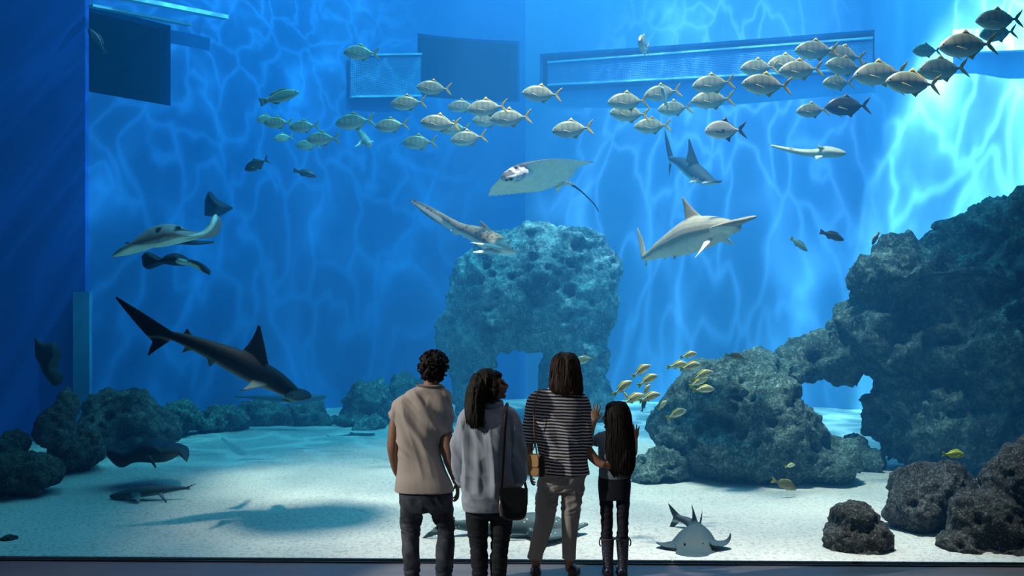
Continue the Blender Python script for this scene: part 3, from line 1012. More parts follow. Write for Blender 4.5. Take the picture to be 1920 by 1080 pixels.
# far shark behind the diving hammerhead
shark('shark', [(612, 744, 16.0, 3, 3), (590, 746, 16.0, 10, 7), (560, 749, 16.0, 13, 9), (525, 748, 16.0, 10, 7), (485, 745, 16.0, 5, 4), (440, 744, 16.0, 1.5, 2)],
      [F((560, 741), (538, 742), (540, 733), 16.0, 0.03), F((560, 754), (535, 752), (505, 760), 15.9, 0.04, 0.05, -0.05, -0.3), F((470, 744), (455, 745), (434, 738), 16.0, 0.03, 0.0, 0.05)],
      'faint far shark just behind the head of the diving hammerhead', (0.04, 0.10, 0.16), (0.10, 0.2, 0.26), 0.018)
shark('shark', [(704, 814, 15.4, 2, 2), (690, 815, 15.4, 6, 3), (665, 816, 15.4, 6, 4), (640, 818, 15.4, 3, 2), (612, 820, 15.4, 1, 1.5)],
      [F((668, 813), (656, 813), (656, 808), 15.4, 0.02), F((628, 818), (618, 820), (606, 815), 15.4, 0.02)],
      'tiny dark shark lying on far sand left of the man', (0.04, 0.09, 0.12), (0.10, 0.2, 0.24), 0.014)

# wedgefish facing the glass, lower right
def wedge1(mb):
    mb.tube([at(1252, 1037, 8.45), at(1275, 1038, 8.36), at(1300, 1039, 8.32), at(1325, 1039, 8.36), at(1347, 1037, 8.45)],
            [(0.05, 0.012), (0.10, 0.016), (0.13, 0.02), (0.10, 0.016), (0.05, 0.012)], 14, sub=18)
    mb.tube([at(1264, 1022, 8.5), at(1246, 1022, 8.5), at(1229, 1017, 8.5)], [(0.13, 0.02), (0.09, 0.012), (0.02, 0.006)], 12, sub=10)
    mb.tube([at(1328, 1015, 8.5), at(1346, 1019, 8.5), at(1360, 1017, 8.5), at(1368, 1009, 8.5), at(1370, 998, 8.5)], [(0.014, 0.14), (0.012, 0.11), (0.010, 0.07), (0.008, 0.04), (0.006, 0.012)], 12, (0, 1, 0.01), sub=20)


shark('guitarfish', [(1300, 1041, 8.30, 30, 3), (1300, 1034, 8.42, 44, 9), (1301, 1023, 8.55, 43, 19), (1304, 1013, 8.7, 36, 25), (1306, 1003, 8.85, 25, 22), (1303, 990, 8.98, 15, 13), (1290, 978, 9.05, 10, 8),
                     (1268, 970, 9.1, 5, 6)],
      [F((1313, 990), (1295, 984), (1298, 945), 8.98, 0.035, 0.0, -0.06), F((1316, 984), (1309, 986), (1318, 952), 9.1, 0.025, 0.0, 0.02),
       F((1284, 974), (1262, 972), (1254, 943), 9.1, 0.03, 0.0, 0.05), F((1282, 972), (1262, 968), (1254, 999), 9.1, 0.03, 0.0, 0.05),
       F((1268, 1038), (1256, 1036), (1240, 1038), 8.45, 0.02)],
      'grey guitarfish facing the glass with its tail fin raised', (0.034, 0.062, 0.078), (0.35, 0.42, 0.42), 0.009, M_SKIN, extra=wedge1, cut=-0.6, cat='ray',
      eyes=[(1284, 1020, 8.45), (1318, 1020, 8.45)], eye_r=0.009)

# speckled wedgefish lying behind the visitors' legs
def wedge2(mb):
    mb.tube([at(1000, 1004, 8.62), at(1035, 1002, 8.7), at(1075, 990, 8.85), at(1101, 982, 8.95)], [(0.16, 0.04), (0.13, 0.03), (0.07, 0.02), (0.03, 0.015)], 14, sub=16)


shark('guitarfish', [(1086, 990, 8.95, 8, 3), (1065, 989, 8.92, 24, 12), (1035, 988, 8.9, 34, 22), (1000, 987, 8.88, 34, 26), (960, 988, 8.88, 26, 22), (915, 988, 8.9, 17, 16), (875, 985, 8.88, 10, 11), (840, 984, 8.85, 4, 7)],
      [F((856, 968), (838, 996), (794, 950), 8.85, 0.035, 0.02, 0.04), F((856, 994), (838, 972), (792, 1012), 8.8, 0.035, -0.02, 0.06),
       F((925, 978), (895, 976), (880, 962), 8.9, 0.03, 0.05, -0.1), F((1000, 1002), (940, 1000), (925, 1012), 8.7, 0.04)],
      'big dark speckled guitarfish lying on sand behind the visitors\' legs', (0.06, 0.10, 0.11), (0.30, 0.38, 0.38), 0.011, M_WEDGE, extra=wedge2, cut=-0.7, cat='ray')

# grey stingray with one wing tip curled up, left
def tail1(mb):
    mb.tube([at(320, 440, 10.8), at(325, 442, 11.4), at(330, 440, 12.0)], [0.03, 0.018, 0.006], 10, sub=10)
    mb.ellipsoid(at(297, 430, 10.35), (0.035, 0.04, 0.03))
    mb.ellipsoid(at(333, 428, 10.35), (0.035, 0.04, 0.03))


ray('stingray', [(210, 479), (226, 466), (246, 457), (262, 441), (282, 427), (304, 420), (324, 420), (342, 428), (362, 434), (382, 432), (394, 419), (399, 406), (404, 401)],
    [(210, 480), (228, 469), (250, 459), (272, 457), (295, 453), (312, 449), (330, 445), (346, 444), (364, 444), (384, 440), (398, 428), (404, 414), (405, 402)],
    [(211, 482), (232, 478), (256, 470), (278, 465), (298, 464), (314, 461), (332, 456), (348, 450), (366, 446), (386, 441), (402, 428), (409, 412), (406, 402)],
    10.6, 0.95, 'grey stingray gliding with one wing tip curled up, at left', (0.30, 0.33, 0.33), (0.62, 0.96, 0.90), 0.011, extra=tail1,
    eyespots=[((298, 431, 10.3), 0.035), ((334, 429, 10.3), 0.035)])
ray('stingray', [(233, 454), (262, 453), (300, 440), (330, 440), (365, 450), (402, 452)], [(233, 456), (262, 457), (300, 450), (330, 450), (365, 456), (402, 455)],
    [(233, 457), (262, 460), (300, 460), (330, 458), (365, 459), (402, 456)], 12.6, 0.8, 'dark ray almost hidden behind the grey curled-wing stingray', (0.012, 0.02, 0.03), (0.05, 0.1, 0.14), 0.014)
ray('stingray', [(265, 480), (274, 472), (288, 477), (302, 486), (316, 477), (334, 475), (347, 486), (362, 487), (378, 493), (388, 502), (394, 513)],
    [(266, 490), (276, 488), (290, 489), (303, 490), (317, 487), (334, 487), (348, 491), (362, 490), (378, 496), (388, 505), (394, 514)],
    [(268, 500), (278, 505), (293, 499), (304, 494), (318, 497), (334, 498), (349, 497), (362, 501), (376, 508), (387, 513), (393, 516)],
    12.0, 0.7, 'dark stingray with one pale wing, just beneath the grey stingray', (0.012, 0.02, 0.03), (0.012, 0.02, 0.03), 0.012,
    eyespots=[((x, y, 12.0), 0.045, (0.45, 0.75, 0.70)) for x, y in ((352, 494), (360, 496), (368, 500), (376, 504))])
ray('stingray', [(384, 374), (393, 358), (404, 371), (420, 380), (437, 389)], [(384, 385), (394, 380), (406, 386), (421, 388), (437, 390)],
    [(383, 404), (395, 405), (408, 404), (423, 396), (437, 391)], 14.0, 0.6, 'far dark ray with pointed wing above the curled wing tip', (0.012, 0.022, 0.035), (0.04, 0.08, 0.12), 0.014)
def tail4(mb):
    mb.tube([at(276, 856, 10.9), at(286, 866, 10.6), at(292, 877, 10.5)], [0.03, 0.02, 0.012], 10, sub=10)


ray('stingray', [(199, 846), (214, 842), (238, 845), (260, 831), (279, 823), (294, 825), (306, 832), (321, 831), (336, 838), (346, 852), (351, 866)],
    [(200, 852), (216, 856), (240, 857), (261, 848), (280, 846), (296, 847), (308, 849), (322, 846), (336, 845), (345, 856), (350, 866)],
    [(202, 858), (216, 872), (229, 877), (247, 869), (264, 867), (286, 868), (310, 866), (323, 861), (336, 853), (345, 860), (350, 867)],
    11.2, 0.8, 'dark stingray hovering above the sand beside the left rocks', (0.014, 0.026, 0.038), (0.02, 0.04, 0.055), 0.012, extra=tail4)
ray('stingray', [(64, 632), (84, 644), (104, 642), (113, 656), (106, 672), (102, 688), (110, 694), (120, 708)], [(65, 638), (76, 655), (90, 658), (96, 668), (92, 682), (92, 696), (104, 708), (116, 714)],
    [(65, 645), (66, 668), (72, 680), (76, 688), (80, 698), (90, 712), (102, 724), (115, 719)], 11.6, 0.4,
    'dark ray climbing steeply in the shadow at the far left', (0.012, 0.03, 0.035), (0.012, 0.03, 0.035), 0.012)


# white-bellied eagle ray, centre
def eagle_ray():
    LE = catmull(np.array([(914, 366, 11.9), (920, 352, 11.6), (934, 337, 11.3), (952, 322, 11.1), (980, 309, 11.1), (1010, 300, 11.2), (1045, 296, 11.4), (1080, 299, 11.7), (1113, 303, 12.1)]), 48)
    TE = catmull(np.array([(915, 367, 11.95), (932, 370, 12.1), (956, 366, 12.2), (985, 362, 12.2), (1015, 359, 12.2), (1052, 346, 12.25), (1078, 334, 12.2), (1090, 316, 12.2), (1113, 305, 12.15)]), 48)
    mb = MB()
    loops = []
    nv = 14
    for i in range(48):
        a, b = at(*LE[i]), at(*TE[i])
        u = i / 47
        ch = (b - a)
        span = (at(*LE[min(i + 1, 47)]) - at(*LE[max(i - 1, 0)])).normalized()
        nrm = ch.cross(span)
        nrm = nrm.normalized() if nrm.length > 1e-6 else Vector((0, 1, 0))
        if nrm.z < 0:
            nrm = -nrm
        th = 0.012 + 0.15 * math.exp(-((u - 0.46) / 0.17) ** 2)
        lp = []
        for j in range(nv + 1):
            v = j / nv
            lp.append(a.lerp(b, v) + nrm * th * 0.75 * (v ** 0.5) * (1 - v) * 1.9)
        for j in range(nv - 1, 0, -1):
            v = j / nv
            lp.append(a.lerp(b, v) - nrm * th * 0.45 * (v ** 0.5) * (1 - v) * 1.9)
        loops.append(lp)
    mb.rings(loops)
    # head with its blunt snout, pelvic fins and whip tail
    mb.tube([at(985, 322, 11.35), at(968, 326, 11.05), at(953, 332, 10.85), at(944, 335, 10.78)], [(0.10, 0.08), (0.10, 0.085), (0.085, 0.065), (0.04, 0.03)], 16, sub=14)
    mb.blade(at(1058, 344, 12.2), at(1040, 352, 12.2), at(1042, 363, 12.3), 0.03)
    mb.blade(at(1064, 341, 12.2), at(1052, 346, 12.2), at(1079, 348, 12.3), 0.03)
    mb.tube([at(1050, 345, 12.15), at(1068, 345, 12.3), at(1085, 355, 12.4), at(1103, 371, 12.5), at(1115, 384, 12.6), at(1123, 397, 12.7)],
            [0.03, 0.02, 0.013, 0.011, 0.010, 0.008], 8, sub=36)
    me = remeshed(mb, 0.009, 1, 'eagle_ray')
    co, no = get_co(me), get_no(me)
    px = 960 + co[:, 0] / co[:, 1] * FPX
    py = HORIZON - (co[:, 2] - CAM_H) / co[:, 1] * FPX
    view = co - np.array((0, 0, CAM_H))
    # the dark back is the upper side of the sheet; belly is the side the chord normal leaves below
    k = ((px[:, None] - (LE[None, :, 0] + TE[None, :, 0]) / 2) ** 2).argmin(1)
    A = np.array([tuple(at(*p)) for p in LE])
    B = np.array([tuple(at(*p)) for p in TE])
    ch = B[k] - A[k]
    sp = np.gradient(A, axis=0)[k]
    nr = np.cross(ch, sp)
    nr /= np.linalg.norm(nr, axis=1)[:, None] + 1e-9
    nr *= np.sign(nr[:, 2:3])
    up = sstep(-0.15, 0.25, (no * nr).sum(1))
    back = np.array((0.05, 0.06, 0.07))
    belly = np.array((0.78, 0.88, 0.82))
    tint = belly[None] * (1 - up[:, None]) + back[None] * up[:, None]
    rim = np.linalg.norm(co - A[k], axis=1)
    rw = np.where(px > 1000, 0.055, 0.03)
    f = (1 - sstep(0.3, 1.0, rim / rw))[:, None]
    tint = tint * (1 - f) + back[None] * f
    # pale grey mottled face
    hd = np.linalg.norm(co - np.array(at(962, 325, 11.0)), axis=1)
    f = (1 - sstep(0.14, 0.20, hd))[:, None]
    face = np.array((0.42, 0.42, 0.44))[None] * (0.55 + 0.9 * sstep(0.4, 0.6, 0.5 + 0.8 * fbm(co, 14, 2, 3)))[:, None]
    tint = tint * (1 - f) + face * f
    for p, r in (((968, 314), 3.5), ((977, 311), 3.5), ((958, 336), 3), ((950, 338), 2.2), ((945, 330), 1.5), ((956, 321), 2.5)):
        f = (1 - sstep(0.6, 1.3, np.hypot((px - p[0]) / (r * 1.5), (py - p[1]) / r)))[:, None] * (co[:, 1] < 11.4)[:, None]
        tint = tint * (1 - f) + np.array((0.015, 0.015, 0.02))[None] * f
    # dark whip tail
    tail = (px > 1072) & (py > 347)
    tint[tail] = (0.02, 0.02, 0.03)
    finish_animal('eagle_ray', me, co, tint, M_SKIN, 'white-bellied eagle ray with long whip tail, high in the middle', 'ray', None, [(967, 315, 10.93)], 0.014)


eagle_ray()


# round stingray swimming overhead, above the top of the picture: its shadow lies on the sand
mb = MB()
loops = []
c0 = Vector((-0.80, 9.72, 6.1))
for i in range(25):
    u = -1 + 2 * i / 24
    w = 0.50 * math.sqrt(max(0.0, 1 - u * u)) + 0.01
    lp = []
    for j in range(20):
        a = 2 * PI * j / 20
        th = 0.02 + 0.09 * math.exp(-(u / 0.35) ** 2)
        lp.append(c0 + Vector((u * 0.58, w * math.cos(a), th * math.sin(a) + 0.08 * u * u)))
    loops.append(lp)
mb.rings(loops)
mb.tube([c0 + Vector((0, 0.4, 0)), c0 + Vector((0.02, 0.8, 0)), c0 + Vector((-0.03, 1.3, 0.02))], [0.04, 0.02, 0.005], 10, sub=12)
me = remeshed(mb, 0.02, 3, 'stingray')
co = get_co(me)
finish_animal('stingray', me, co, np.where((co[:, 2] > c0.z)[:, None], np.array([[0.10, 0.12, 0.12]]), np.array([[0.7, 0.8, 0.76]])), M_SKIN,
              'round stingray high overhead that throws the oval shadow on the sand', 'ray', None)
# ------------------------------------------------------------------ bony fish
def fish_mat(name, back, side, belly, bars=None, stripes=None, rough=0.35, patch=None):
    """back, side and belly colours run over the height of the fish; bars are dark cross bands"""
    m, t = new_mat(name)
    co = t.n('ShaderNodeTexCoord').outputs['Object']
    sep = t.n('ShaderNodeSeparateXYZ', {0: co})
    zz = t.math('ADD', t.math('MULTIPLY', sep.outputs[2], 3.0).outputs[0], 0.5)
    c = t.ramp(zz.outputs[0], [(0.10, belly), (0.40, side), (0.62, side), (0.92, back)]).outputs[0]
    if bars:
        nz = t.n('ShaderNodeTexNoise', {'Vector': co, 'Scale': 6.0})
        xx = t.math('ADD', t.math('MULTIPLY', sep.outputs[0], bars[0]).outputs[0], t.math('MULTIPLY', nz.outputs[0], 1.2).outputs[0])
        sn = t.math('SINE', xx)
        k = t.ramp(sn.outputs[0], [(0.45, 0.0), (0.85, 1.0)])
        up = t.ramp(zz.outputs[0], [(0.25, 0.0), (0.55, 1.0)])
        c = t.mix(t.math('MULTIPLY', k.outputs[0], t.math('MULTIPLY', up.outputs[0], bars[1]).outputs[0]).outputs[0], c, bars[2])
    if stripes:
        sn = t.math('SINE', t.math('MULTIPLY', sep.outputs[2], stripes[0]).outputs[0])
        k = t.ramp(sn.outputs[0], [(0.4, 0.0), (0.9, 1.0)])
        c = t.mix(t.math('MULTIPLY', k.outputs[0], stripes[1]).outputs[0], c, stripes[2])
    if patch:
        d = t.n('ShaderNodeVectorMath', {0: co, 1: patch[0]}, operation='SUBTRACT')
        d = t.n('ShaderNodeVectorMath', {0: d, 1: (1, 0.0, 1)}, operation='MULTIPLY')
        ln = t.n('ShaderNodeVectorMath', {0: d}, operation='LENGTH')
        k = t.ramp(ln.outputs['Value'], [(patch[1] * 0.6, 1.0), (patch[1], 0.0)])
        c = t.mix(k.outputs[0], c, patch[2])
    t.principled(c, rough, Metallic=0.15)
    return m


def fin_mat(name, c):
    return plain(name, c, 0.5, 0.2, 20)


M_TREV = fish_mat('trevally_skin', (0.17, 0.24, 0.15), (0.38, 0.46, 0.34), (0.66, 0.72, 0.56), (46.0, 0.5, (0.12, 0.17, 0.12)))
M_YFIN = fin_mat('olive_yellow_fin', (0.50, 0.40, 0.06))
M_PFIN = fin_mat('pale_olive_fin', (0.36, 0.38, 0.20))
M_SNAP = fish_mat('snapper_skin', (0.56, 0.60, 0.28), (0.70, 0.78, 0.58), (0.80, 0.86, 0.78), None, (70.0, 0.45, (0.58, 0.60, 0.08)), patch=((0.10, 0, 0.05), 0.035, (0.10, 0.08, 0.05)))
M_SFIN = fin_mat('bright_yellow_fin', (0.58, 0.62, 0.03))
M_POMP = fish_mat('pompano_skin', (0.34, 0.40, 0.34), (0.66, 0.70, 0.58), (0.86, 0.84, 0.62), patch=((-0.08, 0, -0.03), 0.05, (0.10, 0.14, 0.15)))
M_DFIN = fin_mat('dark_fin', (0.05, 0.06, 0.06))
M_DARKF = fish_mat('dark_fish_skin', (0.02, 0.03, 0.035), (0.04, 0.06, 0.06), (0.08, 0.10, 0.09))
M_GREENF = fish_mat('green_fish_skin', (0.14, 0.24, 0.16), (0.28, 0.42, 0.30), (0.5, 0.6, 0.45))
M_GFIN = fin_mat('green_fin', (0.15, 0.25, 0.17))
M_YELL = fish_mat('yellow_fish_skin', (0.42, 0.50, 0.04), (0.58, 0.68, 0.12), (0.85, 0.82, 0.5))
M_BROWN = fish_mat('brown_fish_skin', (0.08, 0.07, 0.015), (0.14, 0.12, 0.03), (0.22, 0.20, 0.08))
M_BFIN = fin_mat('brown_yellow_fin', (0.28, 0.26, 0.03))
M_FEYE = plain('fish_eye', (0.012, 0.012, 0.012), 0.12, 0.0)

# profiles: x (snout -0.5 .. tail root), top, bottom, half width
PROF = {
    'trevally': [(-0.50, -0.012, -0.020, 0.006), (-0.47, 0.040, -0.050, 0.030), (-0.42, 0.085, -0.085, 0.048), (-0.33, 0.130, -0.125, 0.064), (-0.20, 0.160, -0.152, 0.072),
                 (-0.06, 0.160, -0.155, 0.068), (0.08, 0.128, -0.128, 0.054), (0.20, 0.072, -0.074, 0.034), (0.28, 0.028, -0.030, 0.019), (0.34, 0.018, -0.020, 0.014)],
    'snapper': [(-0.50, -0.030, -0.045, 0.006), (-0.45, 0.030, -0.080, 0.036), (-0.36, 0.110, -0.115, 0.058), (-0.24, 0.165, -0.140, 0.070), (-0.10, 0.165, -0.145, 0.068),
                (0.06, 0.128, -0.118, 0.054), (0.20, 0.066, -0.066, 0.034), (0.29, 0.040, -0.042, 0.020), (0.34, 0.036, -0.038, 0.016)],
    'pompano': [(-0.50, -0.020, -0.040, 0.008), (-0.47, 0.060, -0.080, 0.032), (-0.40, 0.140, -0.130, 0.050), (-0.28, 0.205, -0.175, 0.064), (-0.12, 0.225, -0.205, 0.068),
                (0.04, 0.185, -0.180, 0.056), (0.16, 0.100, -0.105, 0.036), (0.25, 0.034, -0.036, 0.020), (0.31, 0.020, -0.022, 0.014)],
    'wrasse': [(-0.50, -0.010, -0.025, 0.008), (-0.44, 0.050, -0.060, 0.036), (-0.32, 0.112, -0.108, 0.058), (-0.15, 0.145, -0.135, 0.066), (0.02, 0.135, -0.125, 0.060),
               (0.18, 0.092, -0.090, 0.044), (0.29, 0.064, -0.064, 0.026), (0.35, 0.060, -0.060, 0.018)],
}


def make_fish(kind, skin, fin, mouth=True):
    """a fish one unit long, swimming towards -X; returns the body with its fins as children"""
    pr = np.array(PROF[kind])
    if kind == 'trevally':
        pr[:, 1:3] *= np.interp(pr[:, 0], [-0.5, -0.3, 0.1, 0.3], [1.0, 1.22, 1.22, 1.0])[:, None]
    q = catmull(pr, 30)
    loops = []
    for x, zt, zb, w in q:
        cz, h = (zt + zb) / 2, max((zt - zb) / 2, 0.003)
        loops.append([Vector((x, math.copysign(abs(math.cos(a)) ** 0.85, math.cos(a)) * max(w, 0.003), cz + h * math.sin(a))) for a in [2 * PI * j / 18 for j in range(18)]])
    mb = MB().rings(loops)
    body = mb.build('fish', skin, None, True)
    def child(name, m, mat_):
        o = m.build(name, mat_, None, True)
        o.parent = body
        return o
    tx = pr[-1][0] - 0.03
    h = pr[-1][1]
    fork = {'trevally': (0.19, 0.12), 'snapper': (0.12, 0.045), 'pompano': (0.21, 0.13), 'wrasse': (0.11, 0.01)}[kind]
    t = MB()
    n = 12
    lp = []
    for i in range(n + 1):                                  # forked tail as one thin fan
        u = -1 + 2 * i / n
        z1 = u * fork[0]
        x1 = 0.5 - fork[1] * (1 - abs(u)) ** 1.3
        x0, z0 = tx, u * h * 0.9
        w = 0.006
        row = []
        for j in range(5):
            v = j / 4
            zz = z0 + (z1 - z0) * v ** 0.75
            row.append((x0 + (x1 - x0) * v, w * (1 - v * 0.8), zz))
        for j in range(4, -1, -1):
            v = j / 4
            zz = z0 + (z1 - z0) * v ** 0.75
            row.append((x0 + (x1 - x0) * v, -w * (1 - v * 0.8), zz))
        lp.append(row)
    t.rings(lp)
    child('tail_fin', t, fin)
    def topz(x):
        return float(np.interp(x, pr[:, 0], pr[:, 1]))
    def botz(x):
        return float(np.interp(x, pr[:, 0], pr[:, 2]))
    def strip(x0, x1, hts, sgn):
        m = MB()
        k = len(hts)
        rows = []
        for i in range(k):
            x = x0 + (x1 - x0) * i / (k - 1)
            zb_ = (topz(x) if sgn > 0 else botz(x)) - sgn * 0.012
            xl = x + hts[i] * 0.6
            rows.append([(x, 0.005, zb_), (xl, 0.0015, zb_ + sgn * (hts[i] + 0.012)), (xl, -0.0015, zb_ + sgn * (hts[i] + 0.012)), (x, -0.005, zb_)])
        return m.rings(rows)
    if kind in ('trevally', 'pompano'):
        k = 1.5 if kind == 'pompano' else 1.0
        child('dorsal_fin', strip(-0.10, 0.25, [0.01, 0.075 * k, 0.05 * k, 0.026, 0.02, 0.018, 0.016, 0.014, 0.01], 1), fin if kind == 'trevally' else M_DFIN)
        child('anal_fin', strip(-0.02, 0.25, [0.01, 0.07 * k, 0.045 * k, 0.024, 0.02, 0.016, 0.012, 0.01], -1), fin)
    else:
        child('dorsal_fin', strip(-0.28, 0.22, [0.015, 0.05, 0.055, 0.05, 0.045, 0.045, 0.05, 0.04, 0.015], 1), fin)
        child('anal_fin', strip(0.02, 0.20, [0.015, 0.05, 0.045, 0.03, 0.012], -1), fin)
    for s in (-1, 1):
        w = float(np.interp(-0.26, pr[:, 0], pr[:, 3]))
        m = MB().blade((-0.27, s * w * 0.92, 0.00), (-0.25, s * w * 0.92, -0.05), (-0.06, s * (w + 0.035), -0.085), 0.008, 0.05, 0.02, 6, 5, 0.1)
        child('pectoral_fin', m, M_PFIN if kind == 'trevally' else fin)
        m = MB().ellipsoid((-0.425, s * float(np.interp(-0.425, pr[:, 0], pr[:, 3])) * 0.86, 0.03 if kind != 'snapper' else 0.02), (0.018, 0.008, 0.018), seg=10, rings=6)
        child('eye', m, M_FEYE)
    if kind in ('snapper', 'trevally', 'wrasse'):
        m = MB().blade((-0.24, 0, botz(-0.24) + 0.01), (-0.19, 0, botz(-0.19) + 0.01), (-0.13, 0, botz(-0.15) - 0.05), 0.008, 0.05, 0.0, 5, 4)
        child('pelvic_fin', m, fin)
    return body


PROTO = {}
USED = set()


def fish(kind, skin, fin, px, py, length, Y, label, group=None, right=False, tilt=0.0, turn=0.0, name='fish', roll=0.0):
    """length px as seen; tilt in degrees (nose up positive), turn = degrees turned away from side-on"""
    key = (kind, skin.name, fin.name)
    if key not in PROTO:
        PROTO[key] = make_fish(kind, skin, fin)
        o = PROTO[key]
    else:
        src = PROTO[key]
        o = src.copy()
        COL.objects.link(o)
        for ch in src.children:
            c = ch.copy()
            COL.objects.link(c)
            c.parent = o
    o.name = name
    o.location = at(px, py, Y)
    s = length / FPX * Y / max(0.35, math.cos(math.radians(turn)))
    o.scale = (s, s, s)
    yaw = math.radians(turn) + (PI if right else 0)
    o.rotation_mode = 'XYZ'
    R = Matrix.Rotation(yaw, 4, 'Z') @ Matrix.Rotation(math.radians(tilt), 4, 'Y') @ Matrix.Rotation(math.radians(roll), 4, 'X')
    o.rotation_euler = R.to_euler()
    tag(o, label, 'fish', group)
    return o


LG = 'striped trevally school'
T = [
    # px, py, length, Y, tilt, turn, label
    (678, 99, 68, 13.0, 0, 8, 'bright silver trevally swimming alone above the short grated trough'),
    (814, 165, 66, 12.6, -2, 10, 'olive trevally crossing in front of the dark wall opening'),
    (766, 193, 68, 12.8, 5, 5, 'teal trevally just below and left of the dark wall opening'),
    (666, 228, 74, 13.2, 8, 8, 'trevally directly above the small shark seen head-on'),
    (735, 235, 64, 13.0, 6, 6, 'trevally right of the small head-on shark, tail raised'),
    (787, 267, 66, 13.6, 3, 8, 'dull trevally lowest in the row left of the school centre'),
    (826, 231, 76, 12.0, -3, 6, 'stout trevally overlapping the tail of a hidden neighbour'),
    (852, 241, 62, 13.4, 2, 6, 'trevally half hidden behind the stout trevally'),
    (868, 199, 58, 13.2, 6, 8, 'boldly barred trevally tucked behind a longer paler one'),
    (914, 202, 78, 12.0, 6, 5, 'long pale trevally below the dark opening, covering a barred one'),
    (916, 226, 62, 13.2, 0, 6, 'plump trevally half covered by the long one with level tail'),
    (958, 221, 80, 12.1, 5, 5, 'long trevally ending the cluster under the dark opening'),
    (879, 259, 70, 12.6, 8, 6, 'trevally lowest of the cluster under the dark opening'),
    (1016, 176, 76, 12.0, -3, 4, 'silvery trevally under the left end of the long trough'),
    (1074, 242, 80, 12.0, 6, 5, 'lone trevally above the right wing of the eagle ray'),
    (1178, 190, 80, 12.2, 4, 8, 'upper trevally of two stacked under the long trough'),
    (1181, 213, 78, 12.4, -2, 8, 'lower trevally of two stacked under the long trough'),
    (1224, 236, 72, 12.6, 3, 6, 'trevally swimming just above the thin upright shark tail'),
    (1243, 174, 74, 12.6, 10, 8, 'pale trevally rising behind the small white tilted fish'),
    (1266, 203, 68, 13.0, 6, 8, 'trevally directly below the small white tilted fish'),
    (1338, 157, 84, 11.8, 8, 6, 'pale green trevally leading the dense right-hand school'),
    (1337, 187, 84, 12.0, 5, 6, 'trevally beneath the leader of the dense school, tail darkened'),
    (1424, 127, 76, 12.2, 4, 10, 'trevally just above one with bold dark bars'),
    (1438, 159, 98, 10.6, -2, 5, 'large trevally with bold dark bars, lowest in its row'),
    (1476, 118, 78, 12.4, 6, 8, 'trevally half hidden behind the large bright one'),
    (1502, 131, 88, 11.0, 5, 5, 'large bright trevally over the middle of the long trough'),
    (1532, 94, 88, 11.6, 2, 6, 'dull olive trevally topmost over the long trough'),
    (1585, 104, 84, 12.2, -6, 12, 'ghostly pale trevally above a similar pale one'),
    (1586, 125, 84, 11.8, -4, 10, 'pale trevally with an upright tail over the trough end'),
    (1572, 155, 66, 12.0, 4, 14, 'dusky trevally below the two ghostly pale ones'),
    (1652, 138, 110, 10.7, 6, 5, 'big bronze trevally with its yellow tail over the trough end'),
    (1712, 156, 108, 10.0, -3, 4, 'big golden barred trevally, lowest before the lit wall'),
    (1738, 95, 60, 12.6, 3, 10, 'dim trevally behind the large pale one near the ledge'),
    (1768, 130, 104, 10.6, 6, 6, 'dark barred trevally above the sunlit wall'),
    (1815, 85, 116, 9.8, 5, 5, 'large pale trevally crossing the teal ledge'),
    (1874, 37, 96, 10.2, 4, 6, 'topmost dark bronze trevally in the corner above the ledge'),
    (1872, 62, 78, 11.6, 8, 8, 'dark trevally below the topmost one in the corner'),
    (1524, 207, 66, 11.8, 5, 8, 'pale trevally overlapped by a dark one under the school'),
    (522, 230, 54, 13.6, 2, 10, 'trevally with a bright belly at the left end of the school'),
    (501, 224, 34, 14.4, 6, 40, 'dim fish half hidden behind the bright-bellied trevally'),
    (571, 237, 56, 13.6, 6, 10, 'dull trevally right of the bright-bellied one'),
    (606, 260, 62, 13.4, 4, 10, 'pale green trevally low at the left end of the school'),
    (578, 272, 46, 14.4, 4, 16, 'faint trevally behind the low pale green one'),
    (532, 258, 34, 14.8, 12, 30, 'tiny faint trevally below the bright-bellied one'),
]
for px, py, ln, Y, ti, tu, lab in T:
    fish('trevally', M_TREV, M_YFIN, px, py, ln, Y, lab, LG, tilt=-ti, turn=tu)
# odd ones of the same kind
fish('trevally', M_DARKF, M_DFIN, 1590, 199, 90, 11.2, 'dark trevally overlapping a pale one under the school', LG, tilt=-3, turn=6)
fish('wrasse', M_GREENF, M_GFIN, 524, 182, 74, 13.2, 'dark green fish nosing upward to the right, above the school end', right=True, tilt=18, turn=12)
fish('trevally', M_DARKF, M_DFIN, 482, 308, 50, 13.6, 'dusky fish diving leftward below the school end', tilt=-26, turn=10)
fish('wrasse', M_DARKF, M_DFIN, 572, 325, 42, 14.0, 'small dark fish heading right, lowest under the school end', right=True, tilt=-14, turn=14)
fish('trevally', M_TREV, M_YFIN, 1208, 86, 30, 12.0, 'pale fish turned nearly head-on above the long trough', turn=70, tilt=0, roll=0)
fish('trevally', M_TREV, M_YFIN, 1247, 185, 24, 12.0, 'small white tilted fish in front of a rising trevally', turn=66, tilt=35)
fish('pompano', M_POMP, M_DFIN, 1361, 244, 80, 11.0, 'deep-bodied pompano with dark fins above the beige hammerhead', tilt=-2, turn=4)
fish('wrasse', M_DARKF, M_DFIN, 1560, 442, 50, 11.6, 'dark fish hovering left of the arch top, nose down right', right=True, tilt=-18, turn=8)
fish('wrasse', M_GREENF, M_GFIN, 1498, 458, 42, 13.4, 'faint green fish left of the dark hovering fish', right=True, tilt=-34, turn=14)
fish('wrasse', M_DARKF, M_YFIN, 1642, 447, 28, 11.3, 'small dark fish with a yellow tail standing on the arch top', tilt=-58, turn=10, right=False)
fish('wrasse', M_DARKF, M_DFIN, 182, 78, 56, 14.2, 'dark fish hanging in the square opening at upper left', tilt=58, turn=10)
